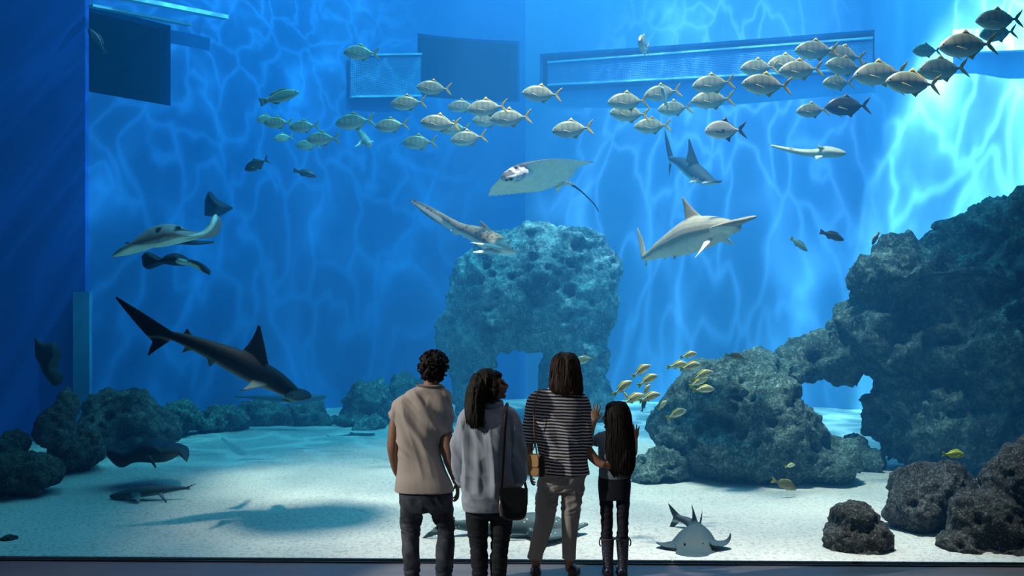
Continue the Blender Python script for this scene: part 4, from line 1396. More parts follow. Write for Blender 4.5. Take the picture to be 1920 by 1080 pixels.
fish('trevally', M_GREENF, M_GFIN, 1096, 674, 38, 10.5, 'pale green fish beside the head of the striped-top woman', tilt=-12, turn=8)

SG = 'yellow snappers over the rock mound'
S = [
    (1202, 695, 42, 8.9, 34, 8, 'topmost pale snapper of the left cluster, nose up'),
    (1167, 727, 44, 8.8, 38, 8, 'leftmost snapper of the left cluster, above the girl'),
    (1214, 713, 44, 8.85, 30, 8, 'snapper in the middle of the left cluster with yellow tail'),
    (1212, 732, 26, 9.1, 62, 12, 'small snapper steeply nose up inside the left cluster'),
    (1187, 748, 46, 8.85, 24, 8, 'snapper just above the head of the girl'),
    (1218, 745, 44, 8.75, 20, 6, 'lowest right snapper of the left cluster, eye visible'),
    (1291, 666, 34, 9.2, 14, 8, 'topmost snapper of the right cluster'),
    (1270, 685, 42, 9.3, 10, 8, 'pale snapper partly covered in the right cluster'),
    (1294, 687, 42, 9.0, 14, 6, 'whitest snapper in front in the right cluster'),
    (1316, 704, 44, 9.2, 24, 8, 'shaded snapper against the top of the mound'),
    (1310, 716, 40, 9.6, 26, 10, 'snapper half behind the shaded one against the mound'),
    (1319, 730, 42, 9.3, 4, 8, 'level snapper below the shaded ones on the mound'),
    (1242, 760, 24, 9.6, 46, 20, 'small dull snapper at the foot of the mound slope'),
    (1268, 776, 42, 9.3, 22, 10, 'pale snapper low on the mound slope, right of the girl'),
    (1172, 740, 18, 9.2, -60, 30, 'small snapper nose down behind the leftmost one'),
]
for px, py, ln, Y, ti, tu, lab in S:
    fish('snapper', M_SNAP, M_SFIN, px, py, ln, Y, lab, SG, right=True, tilt=ti, turn=tu)
fish('snapper', M_BROWN, M_BFIN, 1377, 668, 38, 11.3, 'brownish snapper resting on the crest of the mound', right=True, tilt=-8, turn=8)
fish('snapper', M_BROWN, M_BFIN, 1470, 908, 52, 10.6, 'brown fish with yellow tail at the foot of the mound', right=True, tilt=-20, turn=8)
fish('snapper', M_SNAP, M_SFIN, 1481, 873, 22, 10.7, 'tiny pale yellow fish against the lower mound', right=True, tilt=10, turn=20)
fish('snapper', M_YELL, M_SFIN, 1788, 852, 46, 8.95, 'bright yellow fish hovering above the near boulder', right=True, tilt=-2, turn=6)
fish('snapper', M_DARKF, M_DFIN, 1207, 760, 24, 10.4, 'grey fish diving below the left snapper cluster', tilt=70, turn=20, right=True)
# small shark seen head-on, under the school
shark('shark', [(693, 272, 13.2, 5, 5), (688, 266, 13.4, 8, 8), (682, 257, 13.7, 7, 7), (674, 247, 14.0, 4, 5), (666, 238, 14.3, 2, 3)],
      [F((693, 265), (684, 262), (706, 266), 13.5, 0.03, 0.05, 0, 0.1), F((684, 270), (676, 262), (662, 278), 13.5, 0.03, 0.05, 0, -0.1), F((684, 252), (677, 248), (689, 246), 13.7, 0.02)],
      'small pale green shark coming down head-on under the school', (0.30, 0.42, 0.34), (0.70, 0.78, 0.68), 0.012, cut=0.4)
# ------------------------------------------------------------------ people
def cloth(name, color, rough=0.85, scale=420.0, var=0.18, bump=0.0008, fade=None):
    m, t = new_mat(name)
    co = t.n('ShaderNodeTexCoord').outputs['Object']
    nz = t.n('ShaderNodeTexNoise', {'Vector': co, 'Scale': scale, 'Detail': 3.0})
    n2 = t.n('ShaderNodeTexNoise', {'Vector': co, 'Scale': 9.0, 'Detail': 4.0})
    c = t.mix(nz.outputs[0], tuple(x * (1 - var) for x in color), tuple(min(1, x * (1 + var)) for x in color))
    if fade:
        c = t.mix(t.ramp(n2.outputs[0], [(0.42, 0.0), (0.72, 1.0)]).outputs[0], c, fade)
    h = t.math('ADD', nz.outputs[0], t.math('MULTIPLY', n2.outputs[0], 1.5).outputs[0])
    t.principled(c, rough, bump=h.outputs[0], bump_dist=bump)
    return m


M_PSKIN = plain('skin', (0.30, 0.165, 0.105), 0.6, 0.12, 40)
M_TEE = cloth('beige_jersey', (0.44, 0.40, 0.36))
M_JEANS = cloth('washed_denim', (0.018, 0.028, 0.046), fade=(0.10, 0.12, 0.155))
M_JEANS_D = cloth('dark_denim', (0.006, 0.010, 0.018), fade=(0.016, 0.022, 0.034))
M_CHAMB = cloth('chambray', (0.32, 0.39, 0.48), fade=(0.42, 0.49, 0.57))
M_TROUS = cloth('beige_trouser_cloth', (0.36, 0.345, 0.32), var=0.10)
M_GREY = cloth('blue_grey_knit', (0.24, 0.30, 0.36), scale=200.0)
M_NAVY = cloth('navy_denim', (0.012, 0.015, 0.030))
M_SHOE = plain('black_leather', (0.012, 0.011, 0.011), 0.4, 0.1, 40)
M_BLACKL = plain('black_bag_leather', (0.012, 0.011, 0.012), 0.35, 0.2, 60, bump=0.002)
M_TAN = plain('tan_suede', (0.40, 0.24, 0.10), 0.8, 0.2, 60, bump=0.002)
M_TANS = plain('brown_strap', (0.22, 0.12, 0.06), 0.6)
M_METAL = plain('silver_metal', (0.75, 0.72, 0.70), 0.25, 0.05, 20, Metallic=1.0)


def hair_mat(name, c0, c1):
    m, t = new_mat(name)
    co = t.n('ShaderNodeTexCoord').outputs['Object']
    mp = t.n('ShaderNodeMapping', {'Vector': co, 'Scale': (90.0, 90.0, 5.0)})
    nz = t.n('ShaderNodeTexNoise', {'Vector': mp, 'Scale': 1.5, 'Detail': 4.0})
    t.principled(t.mix(nz.outputs[0], c0, c1), 0.6, bump=nz.outputs[0], bump_dist=0.006, Specular_IOR_Level=0.3)
    return m


M_HAIR = hair_mat('black_brown_hair', (0.003, 0.0025, 0.002), (0.010, 0.007, 0.005))
M_HAIR_B = hair_mat('brown_hair', (0.012, 0.007, 0.005), (0.050, 0.030, 0.020))


def stripes_mat():
    m, t = new_mat('navy_white_stripes')
    co = t.n('ShaderNodeTexCoord').outputs['Object']
    nz = t.n('ShaderNodeTexNoise', {'Vector': co, 'Scale': 7.0, 'Detail': 3.0})
    sep = t.n('ShaderNodeSeparateXYZ', {0: co})
    z = t.math('ADD', t.math('ADD', sep.outputs[2], t.math('MULTIPLY', nz.outputs[0], 0.022).outputs[0]).outputs[0], t.math('MULTIPLY', sep.outputs[0], 0.05).outputs[0])
    s = t.math('SINE', t.math('MULTIPLY', z, 2 * PI / 0.0235).outputs[0])
    k = t.ramp(t.math('ADD', t.math('MULTIPLY', s, 0.5).outputs[0], 0.5).outputs[0], [(0.50, 0.0), (0.60, 1.0)])
    c = t.mix(k.outputs[0], (0.014, 0.022, 0.050), (0.62, 0.62, 0.60))
    t.principled(c, 0.85, bump=nz.outputs[0], bump_dist=0.006)
    return m


M_STRIPE = stripes_mat()


def folds(me, specs, seed=0, post=1):
    """press cloth folds into a mesh; specs: (direction x, z, across, along, depth, z_low, z_high)"""
    co, no = get_co(me), get_no(me)
    d = np.zeros(len(co))
    for i, (dx, dz, ac, al, a, z0, z1) in enumerate(specs):
        l = math.hypot(dx, dz)
        dx, dz = dx / l, dz / l
        u = co[:, 0] * dx + co[:, 2] * dz
        v = -co[:, 0] * dz + co[:, 2] * dx
        q = np.stack([u * al, v * ac, co[:, 1] * ac * 0.35], 1)
        n = fbm(q, 1.0, 2, seed + i * 3.3)
        f = (1 - np.minimum(np.abs(n) * 1.25, 1)) ** 1.5 - 0.5
        w = sstep(z0, z0 + 0.08, co[:, 2]) * (1 - sstep(z1 - 0.08, z1, co[:, 2]))
        d += a * f * w
    set_co(me, co + no * d[:, None])


class Figure:
    """one person; photo pixels (px, py) with dy metres behind the figure's own distance"""
    def __init__(self, Y0):
        self.Y0 = Y0
        self.body = MB()
        self.obj = None

    def p(self, px, py, dy=0.0):
        return at(px, py, self.Y0 + dy)

    def m(self, px):
        return px / FPX * self.Y0

    def torso(self, mb, rows, grow=0.0, seg=32):
        """rows: (py, cx, half width px, half depth m, dy)"""
        R = catmull(np.array(rows, float), 40)
        loops = []
        for py, cx, hw, hd, dy in R:
            c = self.p(cx, py, dy)
            a, b = self.m(hw) + grow, hd + grow
            loops.append([c + Vector((math.copysign(abs(math.cos(t)) ** 0.8, math.cos(t)) * a, math.copysign(abs(math.sin(t)) ** 0.9, math.sin(t)) * b, 0))
                          for t in [2 * PI * j / seg for j in range(seg)]])
        mb.rings(loops)

    def limb(self, mb, joints, grow=0.0, seg=18, sub=26):
        """joints: (px, py, dy, radius m)"""
        mb.tube([self.p(*j[:3]) for j in joints], [max(0.006, j[3] + grow) for j in joints], seg, (0, 1, 0.02), sub=sub)

    def head(self, c, h, yaw, pitch, roll=0.0, jaw=1.0):
        """h: height of the skull from chin to crown; yaw 0 faces away from the camera, positive turns left"""
        R = Matrix.Rotation(math.radians(yaw), 3, 'Z') @ Matrix.Rotation(math.radians(pitch), 3, 'X') @ Matrix.Rotation(math.radians(roll), 3, 'Y')
        k = h / 0.235
        def L(x, y, z):
            return c + R @ (Vector((x, y, z)) * k)
        b = self.body
        def e(p, r):
            b.ellipsoid(L(*p), tuple(q * k for q in r), R, 20, 14)
        e((0, -0.012, 0.028), (0.074, 0.094, 0.088))
        e((0, 0.032, -0.045), (0.056 * jaw, 0.066, 0.072))
        e((0, 0.020, 0.0), (0.066, 0.072, 0.075))
        e((0, 0.078, -0.098), (0.022, 0.020, 0.018))
        for s in (-1, 1):
            e((s * 0.034, 0.066, -0.028), (0.026, 0.026, 0.026))
            e((s * 0.075, -0.004, -0.012), (0.010, 0.020, 0.032))
            e((s * 0.013, 0.106, -0.034), (0.008, 0.009, 0.008))
        e((0, 0.084, 0.026), (0.046, 0.014, 0.011))
        b.tube([L(0, 0.090, 0.018), L(0, 0.104, -0.008), L(0, 0.119, -0.030), L(0, 0.104, -0.040)], [0.009 * k, 0.011 * k, 0.0125 * k, 0.009 * k], 12, (0, 0, 1), sub=10)
        e((0, 0.096, -0.057), (0.022, 0.012, 0.006))
        e((0, 0.094, -0.068), (0.020, 0.012, 0.007))
        self.eyes = [(L(s * 0.032, 0.082, 0.006), 0.012 * k) for s in (-1, 1)]
        return L

    def hand(self, wrist, d, n, side, size=0.18, curl=0.35, spread=0.12, lens=(0.85, 1.0, 0.95, 0.75)):
        """wrist point, pointing direction, palm normal (palm side), thumb side direction"""
        d, n, side = Vector(d).normalized(), Vector(n).normalized(), Vector(side).normalized()
        side = (side - d * side.dot(d)).normalized()
        n = (n - d * n.dot(d) - side * n.dot(side)).normalized()
        k = size / 0.18
        b = self.body
        w = Vector(wrist)
        # palm
        loops = []
        for t, a, th in ((-0.01, 0.024, 0.019), (0.02, 0.032, 0.016), (0.05, 0.040, 0.014), (0.08, 0.041, 0.012), (0.092, 0.037, 0.009)):
            c = w + d * (t * k)
            loops.append([c + side * (math.cos(2 * PI * j / 14) * a * k) + n * (math.sin(2 * PI * j / 14) * th * k) for j in range(14)])
        b.rings(loops)
        for i in range(4):
            off = (1.5 - i) * 0.0205 * k
            base = w + d * (0.078 * k) + side * off
            fd = (d + side * ((1.5 - i) * spread)).normalized()
            L = 0.078 * k * lens[i]
            pts = [base]
            cur = base
            ang = 0.0
            for seg_, c_ in ((0.45, 0.5), (0.30, 1.0), (0.25, 0.8)):
                ang += curl * c_
                cur = cur + (fd * math.cos(ang) + n * math.sin(ang)) * (L * seg_)
                pts.append(cur)
            r = 0.0088 * k
            b.tube(pts, [r, r * 0.95, r * 0.85, r * 0.65], 10, n, sub=12)
        base = w + d * (0.022 * k) + side * (0.028 * k)
        td = (d * 0.75 + side * 0.75 + n * 0.25).normalized()
        p1 = base + td * (0.036 * k)
        p2 = p1 + (td * 0.8 + d * 0.5 + n * curl * 0.5).normalized() * (0.028 * k)
        b.tube([base - td * 0.012 * k, base, p1, p2], [0.012 * k, 0.013 * k, 0.0105 * k, 0.0075 * k], 10, n, sub=10)

    def finish(self, label, origin, mat=None, voxel=0.0046):
        me = remeshed(self.body, voxel, 2, 'person')
        self.obj = link('person', me, mat or M_PSKIN, None, True, origin)
        tag(self.obj, label, 'person')
        for c, r in self.eyes:
            MB().ellipsoid(c, (r, r, r), None, 12, 8).build('eye', M_EYE, self.obj)
        return self.obj

    def wear(self, name, mb, mat, voxel=0.007, specs=(), seed=0, smooth=3, parent=None):
        me = remeshed(mb, voxel, smooth, name)
        if specs:
            folds(me, specs, seed)
        return link(name, me, mat, parent or self.obj, True)


def strands(mb, roots, rnd, r=0.0022, seg=5):
    for pts in roots:
        mb.tube(pts, [r, r * 1.1, r, r * 0.5] if len(pts) == 4 else [r * (1 - 0.6 * i / (len(pts) - 1)) for i in range(len(pts))], seg, (0, 1, 0.1), sub=10)


def long_hair(fig, rows, mat, n_strands=150, seed=1, ridge=0.006, parent=None, wob=3.0, ends=0.03):
    """rows: (py, cx, half width px, half depth m, dy) from crown to ends"""
    mb = MB()
    fig.torso(mb, rows, 0.0, 40)
    me = remeshed(mb, 0.006, 3, 'hair')
    co, no = get_co(me), get_no(me)
    q = co * np.array((75.0, 75.0, 5.0))
    d = ridge * fbm(q, 1.0, 3, seed) + 0.012 * fbm(co * np.array((14, 14, 4)), 1.0, 2, seed + 3)
    set_co(me, co + no * d[:, None])
    h = link('hair', me, mat, parent or fig.obj, True)
    rs = np.random.default_rng(seed)
    R = catmull(np.array(rows, float), 24)
    sm = MB()
    for k in range(n_strands):
        a = rs.uniform(0, 2 * PI)
        i0 = rs.integers(0, 10)
        i1 = 23
        pts = []
        ph, am = rs.uniform(0, 6.28), rs.uniform(0.3, 1.0) * wob
        for i in np.linspace(i0, i1, 7):
            py, cx, hw, hd, dy = R[int(i)]
            g = 1.02 + 0.02 * rs.random()
            pts.append(fig.p(cx + math.cos(a) * hw * g + am * math.sin(ph + i * 0.35) * 0.5, py + (rs.uniform(0, ends) * FPX / fig.Y0 if i == i1 else 0), dy) + Vector((0, math.sin(a) * hd * g, 0)))
        sm.tube(pts, [0.0024, 0.003, 0.003, 0.003, 0.0026, 0.002, 0.001], 5, (0, 1, 0.1), sub=14)
    s = sm.build('hair_strands', mat, h)
    s['kind'] = 'stuff'
    return h


def shoe(fig, heel, toe, w, h, mat, name='shoe', parent=None):
    heel, toe = Vector(heel), Vector(toe)
    mb = MB()
    d = toe - heel
    mb.tube([heel + d * t + Vector((0, 0, z)) for t, z in ((0.0, h * 0.55), (0.12, h * 0.60), (0.35, h * 0.58), (0.6, h * 0.42), (0.85, h * 0.34), (1.0, h * 0.30))],
            [(w * 0.55, h * 0.5), (w * 0.78, h * 0.60), (w * 0.80, h * 0.58), (w * 0.95, h * 0.42), (w * 0.85, h * 0.33), (w * 0.35, h * 0.2)], 18, sub=24)
    n = Vector((-d.y, d.x, 0)).normalized()
    me = remeshed(mb, 0.006, 2, name)
    s = link(name, me, mat, parent or fig.obj, True)
    sole = MB()
    prof = [(0.0, 0.5), (0.1, 0.75), (0.35, 0.72), (0.6, 0.95), (0.85, 0.85), (1.02, 0.35)]
    lo = [heel + d * t + n * (w * a) for t, a in prof] + [heel + d * t - n * (w * a) for t, a in reversed(prof)]
    z0 = 0.001
    loops = [[Vector((q.x, q.y, z0)) for q in lo], [Vector((q.x, q.y, z0 + 0.018)) for q in lo]]
    sole.rings(loops)
    sole.build('sole', M_SHOE, s, False)
    return s


def strap(pts, w, t, up=(0, 1, 0), n=40):
    mb = MB()
    mb.tube(pts, [(t, w)] * len(pts), 8, (1, 0, 0.01), sub=n)
    return mb


# ---- the man
f = Figure(7.36)
L = f.head(f.p(815, 693, 0.02), 0.225, -24, 12, 0)
f.limb(f.body, [(804, 745, -0.005, 0.045), (807, 726, -0.005, 0.055), (813, 706, 0.0, 0.056)])
ROWS = [(721, 807, 24, 0.072, 0.0), (726, 806, 27, 0.078, 0.0), (735, 801, 42, 0.088, 0.0), (750, 795, 51, 0.102, 0.0), (772, 792, 53, 0.118, 0.0), (805, 789, 47, 0.122, 0.0), (845, 786, 42, 0.120, 0.01),
        (880, 790, 46, 0.122, 0.0), (905, 794, 53, 0.136, -0.01), (921, 796, 56, 0.142, -0.01)]
f.torso(f.body, ROWS, -0.034)
f.torso(f.body, [(900, 796, 46, 0.11, 0), (930, 799, 49, 0.12, 0), (955, 800, 46, 0.11, 0)], -0.015)
la = [(762, 762, 0, 0.038), (743, 786, 0.01, 0.042), (737, 828, 0.0, 0.044), (738, 850, 0.02, 0.042), (745, 882, 0.14, 0.036), (757, 900, 0.24, 0.029)]
ra = [(824, 770, 0, 0.038), (833, 800, -0.012, 0.042), (837, 826, -0.02, 0.052), (842, 856, -0.02, 0.050), (852, 886, 0.01, 0.041), (857, 905, 0.03, 0.029)]
f.limb(f.body, la)
f.limb(f.body, ra)
f.hand(f.p(857, 904, 0.03), (0.05, 0.15, -1), (-0.9, 0.4, 0), (-0.2, 1, 0), 0.185, 0.42, 0.10)
f.hand(f.p(757, 900, 0.24), (0.5, 0.5, -0.8), (0.3, -0.9, 0), (0.8, 0.3, 0.3), 0.18, 0.4)
ll = [(774, 925, 0, 0.088), (771, 965, 0.0, 0.082), (770, 1000, 0.0, 0.066), (770, 1035, -0.015, 0.066), (773, 1080, -0.01, 0.056), (773, 1106, 0, 0.05)]
rl = [(824, 925, 0, 0.092), (830, 962, 0.01, 0.082), (837, 990, 0.03, 0.066), (835, 1030, -0.01, 0.068), (832, 1080, -0.02, 0.058), (830, 1106, -0.01, 0.05)]
f.limb(f.body, ll, -0.018)
f.limb(f.body, rl, -0.018)
for q in (ll, rl):
    a = f.p(*q[-1][:3])
    f.body.tube([Vector((a.x, a.y - 0.03, 0.045)), Vector((a.x, a.y + 0.06, 0.04)), Vector((a.x, a.y + 0.17, 0.03))], [0.034, 0.036, 0.022], 12, sub=10)
org = f.p(800, 1100, 0)
man = f.finish('man with dark curly hair in a beige t-shirt and faded blue jeans', (org.x, org.y, 0))
mb = MB()
f.torso(mb, ROWS)
f.limb(mb, [(776, 745, 0, 0.056), (757, 757, 0, 0.064), (748, 772, 0.0, 0.060), (742, 787, 0.01, 0.056)])
f.limb(mb, [(812, 752, 0, 0.058), (830, 765, 0, 0.066), (834, 786, -0.01, 0.065), (835, 811, -0.015, 0.064)])
tee = f.wear('t_shirt', mb, M_TEE, 0.0065, [(0.6, -0.8, 9.5, 1.6, 0.026, 0.95, 1.5), (0.3, -0.95, 5, 1.3, 0.018, 0.80, 1.45)], 3)
co_, mbc = None, MB()
ring = [f.p(806.5 + 25.5 * math.cos(t), 724 + 2 * math.cos(t), 0.0) + Vector((0, 0.079 * math.sin(t), 0)) for t in [2 * PI * j / 28 for j in range(29)]]
mbc.tube(ring, [0.008] * 29, 8, (0, 0, 1))
mbc.build('neckband', cloth('neckband_jersey', (0.16, 0.14, 0.13)), tee)
mb = MB()
f.torso(mb, [(898, 795, 47, 0.118, -0.005), (925, 799, 51, 0.126, -0.01), (945, 800, 50, 0.120, -0.005), (958, 800, 46, 0.10, 0)], 0.0)
f.limb(mb, ll)
f.limb(mb, rl)
zk = f.p(0, 990).z
jn = f.wear('jeans', mb, M_JEANS, 0.007, [(1, -0.25, 22, 5, 0.014, zk - 0.12, zk + 0.14), (0.6, -0.8, 12, 3, 0.010, 0.1, 0.9), (1, 0.15, 26, 6, 0.012, 0.0, 0.22)], 6)
for q in (ll, rl):
    a = f.p(*q[-1][:3])
    shoe(f, (a.x, a.y - 0.08, 0), (a.x + (0.02 if q is rl else -0.02), a.y + 0.20, 0), 0.048, 0.085, M_SHOE)
# curly hair
rs = np.random.default_rng(4)
hb = MB()
cur = MB()
for k in range(240):
    v = Vector(rs.normal(size=3)).normalized()
    x, y, z = v
    if y > 0.55 or (z < -0.35 and y > 0.05) or z < -0.82:
        continue
    q = L(x * 0.088, -0.014 + y * 0.104, 0.028 + z * 0.100)
    r = rs.uniform(0.016, 0.026)
    hb.ellipsoid(q, (r, r, r), None, 8, 6)
    if rs.random() < 0.75:
        ax = Vector(rs.normal(size=3)).normalized()
        out = (q - L(0, -0.012, 0.028)).normalized()
        s1 = out.cross(ax).normalized()
        pts = [q + out * (0.006 + 0.016 * math.sin(t * 0.5)) + s1 * (0.016 * math.cos(t)) + out * (0.012 * math.sin(t)) for t in np.linspace(0, rs.uniform(3.5, 6.0), 7)]
        cur.tube(pts, [0.0055, 0.006, 0.006, 0.0055, 0.005, 0.004, 0.0015], 5, (0.3, 0.5, 1), sub=12)
hb.ellipsoid(L(0, -0.02, 0.035), (0.084, 0.095, 0.092))
hm = remeshed(hb, 0.006, 1, 'hair')
ho = link('hair', hm, M_HAIR, man, True)
cs = cur.build('curls', M_HAIR, ho)
cs['kind'] = 'stuff'

# ---- the woman in the chambray shirt
f = Figure(7.02)
L = f.head(f.p(921, 722, 0.0), 0.222, -86, 9, 0, 0.9)
f.limb(f.body, [(918, 772, 0.0, 0.058), (921, 756, 0.0, 0.046), (919, 735, -0.005, 0.046)])
ROWS = [(760, 922, 17, 0.058, 0.0), (767, 919, 30, 0.075, 0.0), (777, 916, 44, 0.092, 0.0), (795, 915, 48, 0.108, 0.0), (830, 914, 47, 0.118, -0.005), (870, 913, 45, 0.120, -0.01),
        (910, 912, 46, 0.130, -0.015), (940, 911, 46, 0.132, -0.02), (956, 911, 43, 0.125, -0.02)]
f.torso(f.body, ROWS, -0.036)
la = [(875, 784, 0, 0.048), (866, 825, 0.0, 0.042), (862, 872, 0.0, 0.038), (868, 898, 0.08, 0.034), (884, 905, 0.20, 0.026)]
ra = [(955, 784, 0, 0.048), (964, 828, 0.0, 0.042), (968, 872, 0.0, 0.038), (966, 898, 0.08, 0.034), (955, 902, 0.20, 0.026)]
f.limb(f.body, la)
f.limb(f.body, ra)
f.hand(f.p(885, 905, 0.21), (0.7, 0.6, -0.1), (0, -0.2, -1), (0.2, 0.2, 1), 0.165, 0.5)
f.hand(f.p(954, 902, 0.21), (-0.7, 0.6, -0.1), (0, -0.2, -1), (-0.2, 0.2, 1), 0.165, 0.5)
ll = [(894, 945, 0, 0.086), (895, 985, 0.0, 0.078), (898, 1022, 0.0, 0.062), (899, 1055, -0.01, 0.060), (901, 1095, -0.005, 0.048), (901, 1122, 0, 0.042)]
rl = [(940, 945, 0, 0.086), (940, 985, 0.0, 0.078), (937, 1022, 0.0, 0.062), (935, 1055, -0.01, 0.060), (934, 1095, -0.005, 0.048), (934, 1122, 0, 0.042)]
f.limb(f.body, ll, -0.016)
f.limb(f.body, rl, -0.016)
f.torso(f.body, [(925, 917, 42, 0.11, 0), (948, 917, 44, 0.115, 0), (965, 917, 40, 0.10, 0)], -0.016)
for q in (ll, rl):
    a = f.p(*q[-1][:3])
    f.body.tube([Vector((a.x, a.y - 0.03, 0.04)), Vector((a.x, a.y + 0.06, 0.035)), Vector((a.x, a.y + 0.15, 0.026))], [0.030, 0.032, 0.02], 12, sub=10)
org = f.p(917, 1120, 0)
w1 = f.finish('woman with long black hair in a loose chambray shirt, face in profile', (org.x, org.y, 0))
mb = MB()
f.torso(mb, ROWS)
f.limb(mb, [(898, 772, 0, 0.055), (876, 783, 0, 0.062), (866, 825, 0.0, 0.058), (862, 868, 0.0, 0.055), (864, 892, 0.03, 0.050), (869, 904, 0.07, 0.038)])
f.limb(mb, [(938, 772, 0, 0.055), (957, 783, 0, 0.062), (967, 828, 0.0, 0.060), (971, 868, 0.0, 0.064), (970, 892, 0.03, 0.062), (964, 908, 0.07, 0.044)])
z1 = f.p(0, 790).z
sh = f.wear('chambray_shirt', mb, M_CHAMB, 0.0065, [(0.06, -1, 9, 0.9, 0.032, 0.75, z1 + 0.05), (0.5, -0.9, 7, 1.6, 0.024, 0.7, z1), (1, -0.2, 12, 4, 0.008, 0.6, 0.95)], 9)
mbc = MB()
ring = [f.p(922 + 20 * math.cos(t), 757, 0.0) + Vector((0, 0.060 * math.sin(t), 0.006 * math.sin(t))) for t in [2 * PI * j / 28 for j in range(29)]]
mbc.tube(ring, [(0.010, 0.022)] * 29, 8, (0, 0, 1))
mbc.build('collar', M_CHAMB, sh)
for q in ([(864, 897, 0.04), (869, 906, 0.075)], [(968, 898, 0.04), (963, 909, 0.075)]):
    cf = MB()
    cf.tube([f.p(*q[0]), f.p(*q[1])], [0.047, 0.044], 16, (0, 1, 0.02))
    cf.build('cuff', M_CHAMB, sh)
mb = MB()
f.torso(mb, [(925, 917, 43, 0.115, 0), (948, 917, 45, 0.120, 0), (968, 917, 42, 0.105, 0)], 0.0)
f.limb(mb, ll)
f.limb(mb, rl)
f.wear('jeans', mb, M_JEANS_D, 0.007, [(1, -0.1, 24, 5, 0.010, 0.0, 0.55)], 12)
for q in (ll, rl):
    a = f.p(*q[-1][:3])
    shoe(f, (a.x, a.y - 0.07, 0), (a.x, a.y + 0.18, 0), 0.043, 0.075, M_SHOE)
# hair: a cap over the skull, then the long fall down her back
hb = MB()
hb.ellipsoid(L(0, -0.030, 0.040), (0.088, 0.098, 0.092), None, 24, 16)
hb.ellipsoid(L(0, 0.026, 0.070), (0.068, 0.058, 0.034), None, 20, 12)
hb.ellipsoid(L(0, -0.055, -0.03), (0.084, 0.075, 0.085), None, 20, 12)
hb.tube([f.p(903, 705, -0.02), f.p(896, 730, -0.05), f.p(891, 760, -0.085), f.p(890, 785, -0.115), f.p(893, 803, -0.125)],
        [(0.065, 0.06), (0.075, 0.075), (0.070, 0.055), (0.058, 0.038), (0.028, 0.02)], 24, (0, 1, 0.05), sub=24)
hb.tube([L(-0.07, 0.02, 0.06), L(-0.085, 0.025, 0.0), L(-0.08, 0.01, -0.06), L(-0.06, -0.03, -0.12)], [0.018, 0.024, 0.026, 0.03], 12, sub=14)
hb.tube([L(0.07, 0.02, 0.06), L(0.085, 0.025, 0.0), L(0.08, 0.01, -0.06), L(0.06, -0.03, -0.12)], [0.018, 0.024, 0.026, 0.03], 12, sub=14)
hm = remeshed(hb, 0.006, 4, 'hair')
co, no = get_co(hm), get_no(hm)
set_co(hm, co + no * (0.005 * fbm(co * np.array((70, 70, 6)), 1.0, 3, 2) + 0.008 * fbm(co * np.array((16, 16, 5)), 1.0, 2, 7))[:, None])
ho = link('hair', hm, M_HAIR, w1, True)
rs = np.random.default_rng(6)
sm = MB()
for k in range(150):
    u = rs.uniform(-1, 1)
    v = rs.uniform(0.7, 1.05)
    e = rs.uniform(-8, 8)
    sm.tube([f.p(903 + u * 17, 703, -0.075 + 0.03 * abs(u)), f.p(895 + u * 20, 730, -0.118 + 0.045 * abs(u)), f.p(890 + u * 19, 760, -0.135 + 0.04 * abs(u)),
             f.p(890 + u * 16 + e * 0.3, 760 + 28 * v, -0.150 + 0.03 * abs(u)), f.p(893 + u * 11 + e, 760 + 44 * v, -0.145 + 0.02 * abs(u))],
            [0.002, 0.003, 0.003, 0.0026, 0.001], 5, (0, 1, 0.1), sub=12)
s_ = sm.build('hair_strands', M_HAIR, ho)
s_['kind'] = 'stuff'

# her black shoulder bag
c = f.p(963, 944, -0.175)
bag = empty('shoulder_bag', (c.x, c.y, c.z - 0.12))
tag(bag, 'black leather shoulder bag at the hip of the chambray-shirt woman', 'bag')
mb = MB()
W, H, D = f.m(25), f.m(30), 0.045
loops = []
for t, g in ((-1.0, 0.35), (-0.8, 0.85), (-0.2, 1.0), (0.5, 1.0), (0.9, 0.85), (1.0, 0.5)):
    lp = []
    for j in range(28):
        a = 2 * PI * j / 28
        ex = 0.55
        x = math.copysign(abs(math.cos(a)) ** ex, math.cos(a)) * W * (0.86 + 0.14 * g)
        z = math.copysign(abs(math.sin(a)) ** ex, math.sin(a)) * H * (0.86 + 0.14 * g)
        lp.append(c + Vector((x, t * D, z)))
    loops.append(lp)
mb.rings(loops)
me = remeshed(mb, 0.006, 3, 'bag_body')
link('bag_body', me, M_BLACKL, bag, True)
mb = MB()
lp = []
for t in (-0.012, -0.004):
    row = []
    for j in range(24):
        a = PI + PI * j / 23
        row.append(c + Vector((math.cos(a) * W * 1.03, -D + t, H * 0.15 + math.sin(a) * H * 0.6)))
    row += [c + Vector((W * 1.03, -D + t, H * 1.02)), c + Vector((-W * 1.03, -D + t, H * 1.02))]
    lp.append(row)
mb.rings(lp)
mb.build('flap', M_BLACKL, bag, False)
strap([f.p(951, 757, 0.03), f.p(951, 755, -0.02), f.p(950, 760, -0.075), f.p(949, 776, -0.118), f.p(947, 800, -0.140), f.p(944, 850, -0.150), f.p(941, 900, -0.172), f.p(939, 923, -0.182)], 0.010, 0.002, (0, 1, 0)).build('strap', M_BLACKL, bag)
strap([f.p(951, 755, -0.02), f.p(951, 757, 0.03), f.p(952, 764, 0.08), f.p(956, 800, 0.135), f.p(968, 860, 0.14), f.p(984, 905, 0.05), f.p(987, 925, -0.12)], 0.010, 0.002, (0, 1, 0)).build('strap', M_BLACKL, bag)
mb = MB()
mb.tube([f.p(939, 921, -0.215), f.p(938, 930, -0.228), f.p(938, 938, -0.232)], [0.006, 0.004, 0.006], 10, (0, 1, 0), sub=10)
mb.ellipsoid(f.p(939, 923, -0.222), (0.011, 0.006, 0.011))
mb.build('clasp', M_METAL, bag)
mb = MB()
